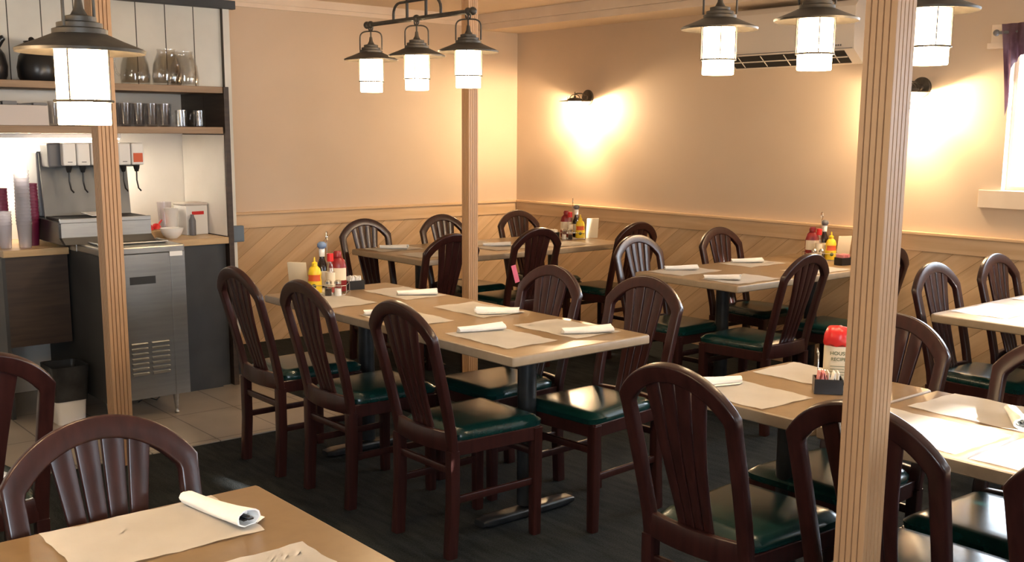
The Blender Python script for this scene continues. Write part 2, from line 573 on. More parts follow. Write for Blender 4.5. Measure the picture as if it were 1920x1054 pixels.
# ------------------------------------------------------------------ room shell
CEIL = 2.46
SOFF = 2.35
YC = -8.5
XL = -9.0
PLY = -0.90        # front of the plank wall
PLX = -3.06        # its right end
struct('floor', [(XL, 0, YC, 0, -0.10, 0.0)], M['carpet'])
struct('floor', [(XL, PLX+0.0, -2.22, -0.20, 0.0, 0.006)], M['tile'])
struct('ceiling', [(XL, -0.46, YC, 0.12, CEIL, CEIL+0.1)], M['ceiling'])
struct('ceiling', [(-0.46, 0.0, YC, 0.0, SOFF, CEIL+0.1)], M['ceiling'])
struct('trim_1', [(-0.50, -0.46, YC, 0.0, SOFF+0.035, CEIL), (-0.475, -0.46, YC, 0.0, SOFF-0.012, SOFF+0.035)], M['trimpaint'])
struct('trim_2', [(PLX, -0.50, -0.035, 0.0, CEIL-0.055, CEIL), (PLX, -0.50, -0.018, 0.0, CEIL-0.085, CEIL-0.055)], M['trimpaint'])
struct('wall_back', [(XL, 0.15, 0.0, 0.15, 0, CEIL+0.1)], M['wall'])
# wall B with two windows
bx = []
ys = [YC-0.15] + [v for a, b in sorted(WIN_B) for v in (a, b)] + [0.0]
for i in range(0, len(ys), 2):
    bx.append((0.0, 0.15, ys[i], ys[i+1], 0, CEIL+0.1))
for a, b in WIN_B:
    bx.append((0.0, 0.15, a, b, 0, 1.22))
    bx.append((0.0, 0.15, a, b, 2.0, CEIL+0.1))
struct('wall_right', bx, M['wall'])
bx = []
xs = [XL] + [v for w in WIN_C for v in (w[0], w[1])] + [0.15]
for i in range(0, len(xs), 2):
    bx.append((xs[i], xs[i+1], YC-0.15, YC, 0, CEIL+0.1))
for a, b, z0, z1 in WIN_C:
    bx.append((a, b, YC-0.15, YC, 0, z0))
    bx.append((a, b, YC-0.15, YC, z1, CEIL+0.1))
struct('wall_front', bx, M['wall'])
struct('wall_left', [(XL-0.15, XL, YC-0.15, 0.15, 0, CEIL+0.1)], M['wall'])

# wainscot and rails (wall A between the plank wall and the corner, whole of wall B)
RZ0, RZ1 = 0.838, 0.953
struct('trim_3', [(PLX, 0.0, -0.018, 0.0, 0.0, RZ0)], M['pineA'])
struct('trim_4', [(-0.018, 0.0, YC, -0.018, 0.0, RZ0)], M['pineB'])
struct('trim_5', [(PLX, 0.0, -0.030, 0.0, RZ0, RZ1-0.018), (PLX, 0.0, -0.045, 0.0, RZ1-0.018, RZ1)], M['railA'], 0.003)
struct('trim_6', [(-0.030, 0.0, YC, -0.030, RZ0, RZ1-0.018), (-0.045, 0.0, YC, -0.045, RZ1-0.018, RZ1)], M['railB'], 0.003)

# plank wall with the recess of the drinks station
RX0, RX1 = -5.3, -3.22
RY = -0.57
bx = [(XL, RX0, PLY, 0.0, 0, CEIL), (RX1, PLX, PLY, 0.0, 0, CEIL), (RX0, RX1, PLY, 0.0, 1.745, CEIL)]
struct('wall_bar', bx, M['planks'])
struct('wall_bar', [(RX0, RX1, RY, 0.0, 0, 1.745)], M['whitepanel'])
struct('trim_7', [(PLX-0.035, PLX+0.012, PLY-0.022, PLY, 0.09, CEIL-0.10)], M['planks'], 0.002)
struct('baseboard_bar', [(RX1, PLX+0.014, PLY-0.03, PLY, 0.0, 0.13)], M['charcoal'])
struct('trim_8', [(XL, PLX+0.045, PLY-0.045, PLY, 2.242, 2.292)], M['charcoal'], 0.003)

# windows
def window(name, axis, a, b, z0, z1, pos, sgn):
    """frame set in the opening; axis 'y' = wall B, 'x' = front wall."""
    bm = BM()
    t = 0.022
    def bb(u0, u1, d0, d1, w0, w1):
        if axis == 'y':
            box(bm, pos+d0, pos+d1, u0, u1, w0, w1)
        else:
            box(bm, u0, u1, pos-d1, pos-d0, w0, w1)
    for u0, u1, w0, w1 in ((a, a+t, z0, z1), (b-t, b, z0, z1), (a+t, b-t, z0, z0+t), (a+t, b-t, z1-t, z1)):
        bb(u0, u1, 0.05, 0.10, w0, w1)
    o = tag(new_obj(name, bm, M['trimpaint']), kind='structure')
    bm = BM()
    if axis == 'y':
        box(bm, pos+0.072, pos+0.078, a+t, b-t, z0+t, z1-t)
    else:
        box(bm, a+t, b-t, pos-0.078, pos-0.072, z0+t, z1-t)
    new_obj('window_pane', bm, M['pane'], o)
    return o
k = 1
for a, b in WIN_B:
    window('window_%d' % k, 'y', a, b, 1.22, 2.0, 0.0, 1); k += 1
for a, b, z0, z1 in WIN_C:  # also frames the added openings that shape the sun patches
    window('window_%d' % k, 'x', a, b, z0, z1, YC, 1); k += 1
bx = []
for a, b in WIN_B:
    bx += [(-0.022, 0.0, a-0.12, b+0.12, 1.118, 1.218), (-0.032, 0.0, a-0.13, b+0.13, 2.0, 2.03), (-0.020, 0.0, a-0.10, b+0.115, 2.03, 2.13)]
struct('trim_9', bx, M['trimpaint'], 0.002)

# ------------------------------------------------------------------ fluted columns
def column(x, y, s, z1, label, nfl):
    bm = BM()
    h = s/2
    prof = []
    fl = s/nfl
    for k in range(4):
        a = R(90*k)
        ca, sa = math.cos(a), math.sin(a)
        for i in range(nfl):
            u0 = -h+fl*i
            pts = [(u0+0.04*fl, 0), (u0+0.80*fl, 0), (u0+0.87*fl, -0.007), (u0+0.94*fl, -0.007)]
            if i == 0:
                pts[0] = (u0+0.10*fl, 0)
            if i == nfl-1:
                pts = pts[:1]+[(u0+0.92*fl, 0)]
            for u, d in pts:
                px, py = u, -(h+d)
                prof.append((px*ca-py*sa, px*sa+py*ca))
    lo = [bm.verts.new((p[0], p[1], 0.0)) for p in prof]
    hi = [bm.verts.new((p[0], p[1], z1)) for p in prof]
    n = len(prof)
    for i in range(n):
        j = (i+1) % n
        bm.faces.new((lo[i], lo[j], hi[j], hi[i]))
    bm.faces.new(hi)
    bm.faces.new(list(reversed(lo)))
    o = new_obj('column', bm, M['fluted'], None, (x, y, 0))
    return tag(o, label, 'column')

column(-4.0, -5.875, 0.0705, CEIL, 'nearest fluted pine column, in front of the long table on the right', 5)
column(-4.30, -2.27, 0.084, CEIL, 'fluted pine column in front of the steel ice bin at the drinks station', 5)
column(-2.24, -2.235, 0.066, CEIL, 'slim fluted pine column behind the long middle table', 5)


# ------------------------------------------------------------------ chairs
def lean(z):
    """y of the back frame at height z (chair faces +y, rear legs stand at y=-0.20)."""
    if z < 0.42:
        return -0.20 - 0.012*max(0, (0.2-z)/0.2)
    t = (z-0.42)/0.515
    return -0.20-0.13*t**1.15


def make_chair():
    t = thing('dining_chair', 'chair', 'chair')
    # rear legs: floor to just under the seat rail
    for s in (-1, 1):
        bm = BM()
        pts = [(s*0.168, lean(z), z) for z in (0, 0.1, 0.2, 0.3, 0.40)]
        sweep(bm, pts, lambda i, q: rrect(0.0190, 0.0205, 0.004), frame=lambda i, tt: (Vector((1, 0, 0)), tt.cross(Vector((1, 0, 0))).normalized()))
        new_obj('leg', bm, M['darkwood'], t, smooth=40)
        bm = BM()
        pts = [(s*0.178, 0.185, z) for z in (0, 0.01, 0.2, 0.41, 0.425)]
        sweep(bm, pts, lambda i, q: rrect(0.0165+0.0045*q, 0.0165+0.0045*q, 0.004), frame=lambda i, tt: (Vector((1, 0, 0)), Vector((0, 1, 0))))
        new_obj('leg', bm, M['darkwood'], t, smooth=40)
    # bowed back frame: uprights and arch in one bent member
    bm = BM()
    path = []
    zs = (0.40, 0.46, 0.54, 0.62, 0.70, 0.76, 0.80)
    for z in zs:
        q = (z-0.40)/0.40
        path.append((-(0.167+0.013*q), z))
    ha, sg = 0.181, 0.098                      # half chord and rise of the bow
    RR = (ha*ha+sg*sg)/(2*sg)
    zc = 0.912-RR
    am = math.asin(ha/RR)
    NN = 22
    for i in range(NN+1):
        a = -am+2*am*i/NN
        k = abs(a/am)
        x, z = RR*math.sin(a), zc+RR*math.cos(a)
        if k > 0.9:                            # ease the shoulder
            x *= 1-0.012*(k-0.9)/0.1
            z += 0.004*(k-0.9)/0.1
        path.append((x, z))
    path += [(-x, z) for x, z in reversed(path[:len(zs)])]
    P3 = [Vector((x, lean(z), z)) for x, z in path]
    def fr(i, tt):
        nrm = Vector((0, -1, -0.28)).normalized()
        side = tt.cross(nrm).normalized()
        return side, nrm
    def sec(i, q):
        k = abs(path[i][0])/0.178
        w = 0.0210 + (0.0040 if path[i][1] > 0.80 else 0.0)
        return rrect(w, 0.014, 0.006, 3)
    sweep(bm, P3, sec, frame=fr)
    new_obj('back_frame', bm, M['darkwood'], t, smooth=50)
    # four slats fanning out
    for k in range(4):
        bm = BM()
        q = k-1.5
        pts = []
        zt = 0.897 if abs(q) < 1 else 0.885
        for i in range(9):
            u = i/8
            z = 0.455+(zt-0.455)*u
            x = q*(0.031+0.024*u**1.6)
            pts.append((x, lean(z)+0.004-0.012*math.sin(u*PI), z))
        sweep(bm, pts, lambda i, u: rrect(0.0140+0.0102*u**1.5, 0.006, 0.003),
              frame=lambda i, tt: (Vector((1, 0, 0)), tt.cross(Vector((1, 0, 0))).normalized()))
        new_obj('slat', bm, M['darkwood'], t, smooth=50)
    # rear seat rail, bowed
    bm = BM()
    pts = [(x, -0.205-0.020*(1-(x/0.155)**2), 0.432) for x in [-0.155+0.31*i/10 for i in range(11)]]
    sweep(bm, pts, lambda i, u: rrect(0.012, 0.036, 0.004), frame=lambda i, tt: (Vector((0, 0, 1)).cross(tt).normalized(), Vector((0, 0, 1))))
    new_obj('back_rail', bm, M['darkwood'], t, smooth=40)
    # seat apron
    bm = BM()
    ap = [(-0.166, -0.185), (-0.186, 0.195), (0.186, 0.195), (0.166, -0.185)]
    for (x0, y0), (x1, y1) in zip(ap[:-1], ap[1:]):
        d = Vector((x1-x0, y1-y0, 0))
        sweep(bm, [(x0, y0, 0.405), (x1, y1, 0.405)], lambda i, u: rrect(0.009, 0.026, 0.002, 1),
              frame=lambda i, tt: (Vector((0, 0, 1)).cross(tt).normalized(), Vector((0, 0, 1))))
    new_obj('apron', bm, M['darkwood'], t, smooth=40)
    # padded seat
    bm = BM()
    nx, ny = 16, 16
    def outline(u, v):
        # superellipse mapping of the unit square to rounded trapezoid
        y = -0.185+0.405*v
        w = 0.172+0.026*v
        return (2*u-1)*w, y
    grid = {}
    for i in range(nx+1):
        for j in range(ny+1):
            u, v = i/nx, j/ny
            x, y = outline(u, v)
            eu, ev = min(u, 1-u), min(v, 1-v)
            # round corners
            cx = max(0, 0.12-eu)/0.12
            cy = max(0, 0.12-ev)/0.12
            rr = min(1, math.hypot(cx, cy))
            if cx > 0 and cy > 0:
                k = max(cx, cy)/math.hypot(cx, cy)
                sx = 1 if u > 0.5 else -1
                sy = 1 if v > 0.5 else -1
                x = x - sx*(1-k)*cx*0.045
                y = y - sy*(1-k)*cy*0.045
            edge = (1-min(1, eu/0.10)*1.0)
            edge2 = (1-min(1, ev/0.10)*1.0)
            dr = max(edge, edge2)
            z = 0.472 - 0.020*dr**2.2 + 0.006*math.sin(PI*u)*math.sin(PI*v)
            grid[i, j] = bm.verts.new((x, y, z))
    for i in range(nx):
        for j in range(ny):
            bm.faces.new((grid[i, j], grid[i+1, j], grid[i+1, j+1], grid[i, j+1]))
    rim = [grid[i, 0] for i in range(nx+1)]+[grid[nx, j] for j in range(1, ny+1)]+[grid[i, ny] for i in range(nx-1, -1, -1)]+[grid[0, j] for j in range(ny-1, 0, -1)]
    low = [bm.verts.new((v.co.x*0.985, v.co.y*0.985, 0.432)) for v in rim]
    n = len(rim)
    for i in range(n):
        j = (i+1) % n
        bm.faces.new((rim[j], rim[i], low[i], low[j]))
    bm.faces.new(low)
    bmesh.ops.recalc_face_normals(bm, faces=bm.faces[:])
    new_obj('seat', bm, M['vinyl'], t, smooth=60)
    # stretchers
    for s in (-1, 1):
        bm = BM()
        sweep(bm, [(s*0.170, -0.20, 0.215), (s*0.177, 0.185, 0.215)], lambda i, u: rrect(0.008, 0.014, 0.004, 2),
              frame=lambda i, tt: (Vector((0, 0, 1)).cross(tt).normalized(), Vector((0, 0, 1))))
        new_obj('stretcher', bm, M['darkwood'], t, smooth=40)
    for y, w in ((-0.20, 0.158), (0.185, 0.170)):
        bm = BM()
        sweep(bm, [(-w, y, 0.325), (w, y, 0.325)], lambda i, u: rrect(0.009, 0.014, 0.004, 2),
              frame=lambda i, tt: (Vector((0, 0, 1)).cross(tt).normalized(), Vector((0, 0, 1))))
        new_obj('stretcher', bm, M['darkwood'], t, smooth=40)
    return t


proto = make_chair()
used = [False]
# (x, y, facing in degrees from +X, label)
G1, G2, G3, G4, G5, G6 = ('chairs around the long middle table', 'chairs around the table in the far corner', 'chairs around the table under the air conditioner',
                          'chairs around the long table on the right', 'chairs at the sunlit table by the window', 'chairs in the near left corner')
CH = [
    (-3.61, -2.725, 0, 'mahogany chair nearest the drinks station, left end of the middle table', G1),
    (-3.59, -3.285, 0, 'middle one of three mahogany chairs on the near side of the middle table', G1),
    (-3.58, -3.955, 0, 'mahogany chair showing its full green seat, near right end of middle table', G1),
    (-3.10, -3.55, 181, 'mahogany chair on the far side of the middle table, pushed well in', G1),
    (-3.035, -4.075, 183, 'mahogany chair with lamplit green seat at far right corner of middle table', G1),
    (-2.22, -1.735, 90, 'dark chair partly hidden behind the slim far column, its back to the camera', G2),
    (-1.55, -1.735, 90, 'dark chair with a pink tag on its left upright, its back to the camera', G2),
    (-0.72, -1.80, 92, 'dark chair at the right end of the far corner table, beside the reddish sunlit chair', G2),
    (-2.07, -1.145, 270, 'chair against the pine panelling at the left end of the far corner table', G2),
    (-1.40, -1.13, 270, 'chair against the pine panelling just left of the slim far column', G2),
    (-0.68, -1.13, 270, 'chair in the corner of the room on the wall side of the far table', G2),
    (-1.41, -3.075, 270, 'reddish sunlit chair behind the left end of the table under the air conditioner', G3),
    (-0.60, -3.03, 270, 'chair against the right wall behind the table under the air conditioner', G3),
    (-1.43, -3.64, 92, 'chair with back turned and green seat showing at the table under the air conditioner', G3),
    (-0.76, -3.70, 90, 'chair mostly hidden behind the nearest column at the table under the air conditioner', G3),
    (-3.61, -5.275, 0, 'large foreground mahogany chair left of the nearest column, seen from behind', G4),
    (-3.58, -5.80, 0, 'foreground mahogany chair standing right behind the nearest column', G4),
    (-3.58, -6.325, 0, 'foreground chair cut off by the right edge of the picture', G4),
    (-3.065, -5.215, 180, 'chair with glossy brown back across the right table, just right of the nearest column', G4),
    (-3.085, -5.77, 180, 'chair across the right table whose arched back meets the right edge of the picture', G4),
    (-1.29, -4.865, 270, 'chair behind the left end of the sunlit white table by the window', G5),
    (-0.68, -4.865, 270, 'chair against the right wall behind the sunlit table, farther right of its pair', G5),
    (-5.26, -5.19, 270, 'chair facing the camera behind the nearest table at lower left', G6),
    (-5.285, -3.70, 90, 'chair at the left edge of the picture with its back turned, behind the nearest one', G6),
]
chairs = []
for x, y, a, lab, g in CH:
    o = copy_tree(proto) if used[0] else proto
    used[0] = True
    o.location = (x, y, 0.006 if (y > -2.2 and x < PLX) else 0.0)
    o.rotation_euler = (0, 0, R(a-90))
    o['label'] = lab
    o['group'] = g
    chairs.append(o)

# pink tag hanging on one chair's upright
bm = BM()
box(bm, -0.021, 0.021, -0.0015, 0.0015, -0.055, 0.055, 0.0012)
o = new_obj('tag', bm, M['pinktag'], None, (-1.727, -2.035, 0.655))
o.rotation_euler = (R(-12), R(-8), R(8))
tag(o, 'pink tag hanging on a dark chair at the far corner table', 'tag')


# ------------------------------------------------------------------ tables
def table(x0, x1, y0, y1, bases, label, axis='y', r=0.035):
    """rectangular laminate top with rounded corners on cast-iron T bases."""
    cx, cy = (x0+x1)/2, (y0+y1)/2
    t = thing('dining_table', label, 'table', (cx, cy, 0))
    hx, hy = (x1-x0)/2, (y1-y0)/2
    bm = BM()
    out = rrect(hx, hy, r, 4)
    layers = [(0.004, 0.7135), (0.0, 0.7175), (0.0, 0.742), (0.002, 0.747), (0.007, 0.75)]
    rings = []
    for ins, z in layers:
        rr = rrect(hx-ins, hy-ins, max(0.004, r-ins), 4)
        rings.append([bm.verts.new((p[0], p[1], z)) for p in rr])
    n = len(out)
    for a, b in zip(rings[:-1], rings[1:]):
        for i in range(n):
            j = (i+1) % n
            f = bm.faces.new((a[i], a[j], b[j], b[i]))
            f.material_index = 1
    bm.faces.new(rings[-1]).material_index = 0
    bm.faces.new(list(reversed(rings[0]))).material_index = 1
    new_obj('tabletop', bm, [M['laminate'], M['laminate_edge']], t, smooth=30)
    for bxp, byp, ax, L in bases:
        px, py = bxp-cx, byp-cy
        bm = BM()
        lathe(bm, [(0.038, 0.05), (0.038, 0.70)], 20, (px, py, 0))
        b = new_obj('pedestal', bm, M['iron'], t, smooth=40)
        bm = BM()
        def foot(p, q):
            sweep(bm, [p, p*0.9+q*0.1, (p+q)*0.5, p*0.1+q*0.9, q],
                  lambda i, u: [(a*(0.85 if i in (0, 4) else 1), bb*(0.6 if i in (0, 4) else 1)) for a, bb in rrect(0.036, 0.018, 0.012, 3)],
                  frame=lambda i, tt: (Vector((0, 0, 1)).cross(tt).normalized(), Vector((0, 0, 1))))
        if ax == 'x':
            foot(Vector((px-L, py, 0.022)), Vector((px+L, py, 0.022)))
        elif ax == 'y':
            foot(Vector((px, py-L, 0.022)), Vector((px, py+L, 0.022)))
        else:
            foot(Vector((px-L, py, 0.022)), Vector((px+L, py, 0.022)))
            foot(Vector((px, py-L, 0.022)), Vector((px, py+L, 0.022)))
        new_obj('foot', bm, M['iron'], t, smooth=40)
        bm = BM()
        box(bm, px-0.16, px+0.16, py-0.02, py+0.02, 0.700, 0.713)
        box(bm, px-0.02, px+0.02, py-0.16, py+0.16, 0.698, 0.7125)
        new_obj('mounting_plate', bm, M['iron'], t)
    return t


TZ = 0.75
table(-3.64, -2.94, -4.29, -2.43, [(-3.29, -3.96, 'x', 0.24), (-3.29, -2.78, 'x', 0.24)], 'long tan table in the middle of the room with six paper placemats', r=0.012)
table(-2.25, -0.44, -1.77, -0.95, [(-1.97, -1.36, 'y', 0.24), (-0.80, -1.36, 'y', 0.24)], 'tan table in the far corner of the room under the wall lamp', r=0.02)
table(-1.60, -0.05, -3.66, -2.93, [(-1.27, -3.30, 'y', 0.24), (-0.42, -3.30, 'y', 0.24)], 'tan table against the right wall under the air conditioner', r=0.012)
table(-3.56, -2.925, -5.455, -4.925, [(-3.24, -5.16, 'x', 0.24)], 'short near table joined to the long right table, holding the red-topped bottle', r=0.02)
table(-3.56, -2.925, -6.95, -5.461, [(-3.24, -5.98, 'x', 0.22), (-3.24, -6.65, 'x', 0.22)], 'sunlit tan table right of the nearest column covered with placemats', r=0.012)
table(-1.61, -0.05, -5.55, -4.71, [(-1.25, -5.13, 'y', 0.24), (-0.42, -5.13, 'y', 0.24)], 'bright sunlit white-looking table by the window at the right edge', r=0.03)
table(-6.15, -4.95, -5.72, -4.965, [(-5.6, -5.34, 'xy', 0.26)], 'nearest tan table at lower left with a white placemat and rolled napkin', r=0.01)


# ------------------------------------------------------------------ placemats and napkins
def placemat(cx, cy, w, d, rot, label, seed=0, group=None):
    """w along local x (long side)."""
    rnd = random.Random(seed)
    bm = BM()
    nx, ny = 14, 10
    ph = rnd.random()*6
    top = {}
    for i in range(nx+1):
        for j in range(ny+1):
            u, v = i/nx-0.5, j/ny-0.5
            e = max(abs(u), abs(v))*2
            z = 0.0008+0.0012*(0.5+0.5*math.sin(6*u+ph))*(0.5+0.5*math.cos(5*v+ph)) + 0.003*max(0, e-0.86)/0.14*abs(math.sin(7*u+5*v+ph))
            jx = 0.0016*math.sin(40*v+ph) if i in (0, nx) else 0
            jy = 0.0016*math.sin(45*u+ph) if j in (0, ny) else 0
            top[i, j] = bm.verts.new((u*w+jx, v*d+jy, z))
    for i in range(nx):
        for j in range(ny):
            bm.faces.new((top[i, j], top[i+1, j], top[i+1, j+1], top[i, j+1]))
    r = bmesh.ops.solidify(bm, geom=bm.faces[:], thickness=-0.0005)
    o = new_obj('placemat', bm, M['paper'], None, (cx, cy, TZ+0.0004), smooth=60)
    o.rotation_euler = (0, 0, R(rot))
    return tag(o, label, 'placemat', group)


def napkin_mesh():
    """rolled napkin, length along x, flaring at one end, cutlery showing in the open end."""
    bm = BM()
    L = 0.19
    N, K = 15, 20
    rings = []
    for i in range(N):
        u = i/(N-1)
        r = 0.0145+0.006*u**2
        zz = 0.0
        ring = []
        for k in range(K):
            a = 2*PI*k/K
            rr = r*(1+0.07*math.sin(3*a+5*u)+0.04*math.sin(7*a-4*u))
            x = -L/2+L*u+0.004*math.sin(2*a+1)*(u if u > 0.5 else 1-u)
            y = rr*1.20*math.cos(a)
            z = rr*0.78*math.sin(a)
            ring.append(bm.verts.new((x, y, max(z, -r*0.70)+r*0.72)))
        rings.append(ring)
    for a, b in zip(rings[:-1], rings[1:]):
        for k in range(K):
            bm.faces.new((a[k], a[(k+1) % K], b[(k+1) % K], b[k]))
    bm.faces.new(list(reversed(rings[0])))
    # inner lip of the open end
    last = rings[-1]
    c = Vector((0, 0, 0))
    for v in last:
        c += v.co
    c /= K
    inner = [bm.verts.new(c+(v.co-c)*0.86) for v in last]
    deep = [bm.verts.new(c+(v.co-c)*0.75-Vector((0.03, 0, 0))) for v in last]
    for k in range(K):
        j = (k+1) % K
        bm.faces.new((last[k], last[j], inner[j], inner[k]))
        bm.faces.new((inner[k], inner[j], deep[j], deep[k]))
    bm.faces.new(deep)
    # loose flap tucked under
    f = [bm.verts.new(p) for p in ((-L/2, 0.012, 0.002), (L/2, 0.018, 0.002), (L/2-0.01, 0.042, 0.003), (-L/2+0.02, 0.030, 0.002))]
    g = [bm.verts.new(v.co+Vector((0, 0, 0.0008))) for v in f]
    bm.faces.new(f[::-1]); bm.faces.new(g)
    for k in range(4):
        j = (k+1) % 4
        bm.faces.new((f[k], f[j], g[j], g[k]))
    return bm


nap0 = thing('rolled_napkin', 'n', 'napkin')
new_obj('napkin_cloth', napkin_mesh(), M['napkin'], nap0, smooth=60)
bm = BM()
for dy, dz, w in ((-0.006, 0.013, 0.005), (0.006, 0.012, 0.006), (0.0, 0.018, 0.004)):
    sweep(bm, [(0.03, dy, dz), (0.07, dy, dz), (0.094, dy, dz)], lambda i, u, w=w: rrect(w, 0.0014, 0.001, 1),
          frame=lambda i, tt: (Vector((0, 1, 0)), Vector((0, 0, 1))))
new_obj('cutlery', bm, M['cutlery'], nap0, smooth=40)
nused = [False]


def napkin(x, y, rot, label, on_mat=True, sc=1.0, group=None):
    o = copy_tree(nap0) if nused[0] else nap0
    nused[0] = True
    o.location = (x, y, TZ+(0.0032 if on_mat else 0.0008))
    o.rotation_euler = (0, 0, R(rot))
    o.scale = (sc, sc, sc)
    o['label'] = label
    if group:
        o['group'] = group
    return o


g1 = 'placemats on the long middle table'
PM = [
    (-3.475, -2.80, 0.38, 0.235, 90, 'white paper placemat beside the condiments at the left end of the middle table', g1),
    (-3.09, -2.815, 0.37, 0.235, 90, 'white paper placemat on the far left of the middle table, a napkin at its right', g1),
    (-3.48, -3.40, 0.36, 0.235, 90, 'white paper placemat at the centre of the middle table, half hidden by the third chair', g1),
    (-3.11, -3.42, 0.37, 0.235, 90, 'white paper placemat on the far side of the middle table at its centre', g1),
    (-3.44, -3.975, 0.38, 0.25, 90, 'white paper placemat on the near right corner of the middle table', g1),
    (-3.115, -3.995, 0.37, 0.25, 91, 'white paper placemat on the far right corner of the middle table', g1),
    (-3.055, -5.125, 0.34, 0.235, 91, 'white paper placemat in front of the red-topped bottle on the right table', None),
    (-3.425, -5.11, 0.345, 0.235, 88, 'white paper placemat in front of the large foreground chair', None),
    (-3.065, -5.70, 0.36, 0.26, 88, 'sunlit paper placemat on the far side of the right table, right of the nearest column', None),
    (-3.385, -5.665, 0.36, 0.27, 88, 'paper placemat on the near side of the right table directly right of the nearest column', None),
    (-3.40, -6.06, 0.36, 0.27, 89, 'paper placemat on the right table nearest the bottom right of the picture', None),
    (-1.36, -3.095, 0.36, 0.25, 2, 'paper placemat on the left end of the table under the air conditioner', None),
    (-1.37, -3.50, 0.37, 0.25, 0, 'sunlit paper placemat on the near left corner of the table under the air conditioner', None),
    (-0.75, -3.10, 0.34, 0.24, 0, 'paper placemat on the wall side of the table under the air conditioner', None),
    (-0.72, -3.52, 0.37, 0.23, 0, 'paper placemat just left of the nearest column on the table under the air conditioner', None),
    (-2.02, -1.12, 0.34, 0.24, 0, 'paper placemat on the far left corner of the corner table', None),
    (-2.00, -1.53, 0.37, 0.26, 0, 'paper placemat on the near left corner of the corner table', None),
    (-1.40, -1.16, 0.34, 0.24, 0, 'paper placemat on the wall side of the corner table, behind the slim far column', None),
    (-1.36, -1.50, 0.37, 0.25, 0, 'paper placemat just right of the slim far column on the corner table', None),
    (-0.90, -1.58, 0.37, 0.25, 0, 'paper placemat near the condiments on the far corner table', None),
    (-1.30, -4.87, 0.37, 0.25, 0, 'sunlit placemat at the left end of the white-looking table by the window', None),
    (-0.72, -4.87, 0.37, 0.25, 0, 'sunlit placemat nearest the wall on the table by the window', None),
    (-1.28, -5.33, 0.37, 0.25, 0, 'sunlit placemat on the near side of the table by the window', None),
    (-5.243, -5.108, 0.352, 0.25, 0, 'large white paper placemat with a rolled napkin on the nearest table', None),
    (-5.22, -5.46, 0.352, 0.25, 0, 'white paper placemat cut off by the bottom edge on the nearest table', None),
]
for i, (x, y, w, d, rot, lab, g) in enumerate(PM):
    placemat(x, y, w, d, rot, lab, i*3+1, g)

NP = [
    (-3.40, -2.60, 75, 'rolled napkin beside the condiments at the left end of the middle table', 0.8),
    (-3.075, -2.90, -34, 'rolled napkin on the far left placemat of the middle table', 1),
    (-3.50, -3.28, -30, 'rolled napkin left of the third chair on the middle table', 1),
    (-3.10, -3.54, 150, 'rolled napkin with its dark open end showing on the far side of the middle table', 1),
    (-3.42, -3.83, -18, 'rolled napkin with a twisted end on the near right part of the middle table', 1),
    (-3.12, -4.12, -28, 'rolled napkin on the far right corner of the middle table', 1.05),
    (-3.41, -4.995, 160, 'rolled napkin on the placemat in front of the large foreground chair', 0.95),
    (-3.10, -5.79, 215, 'rolled napkin on the sunlit placemat across the right table', 1),
    (-1.33, -3.04, -40, 'rolled napkin on the left end placemat of the table under the air conditioner', 1),
    (-1.47, -3.45, -55, 'rolled napkin on the near left placemat of the table under the air conditioner', 1),
    (-0.74, -3.05, -40, 'rolled napkin on the wall side placemat of the table under the air conditioner', 1),
    (-1.36, -1.40, -40, 'rolled napkin just right of the slim far column on the corner table', 1),
    (-2.02, -1.12, -50, 'rolled napkin on the far left placemat of the corner table', 1),
    (-5.105, -5.095, -80, 'rolled napkin with dark open end on the nearest table', 1.12),
]
for x, y, rot, lab, sc in NP:
    napkin(x, y, rot, lab, True, sc)

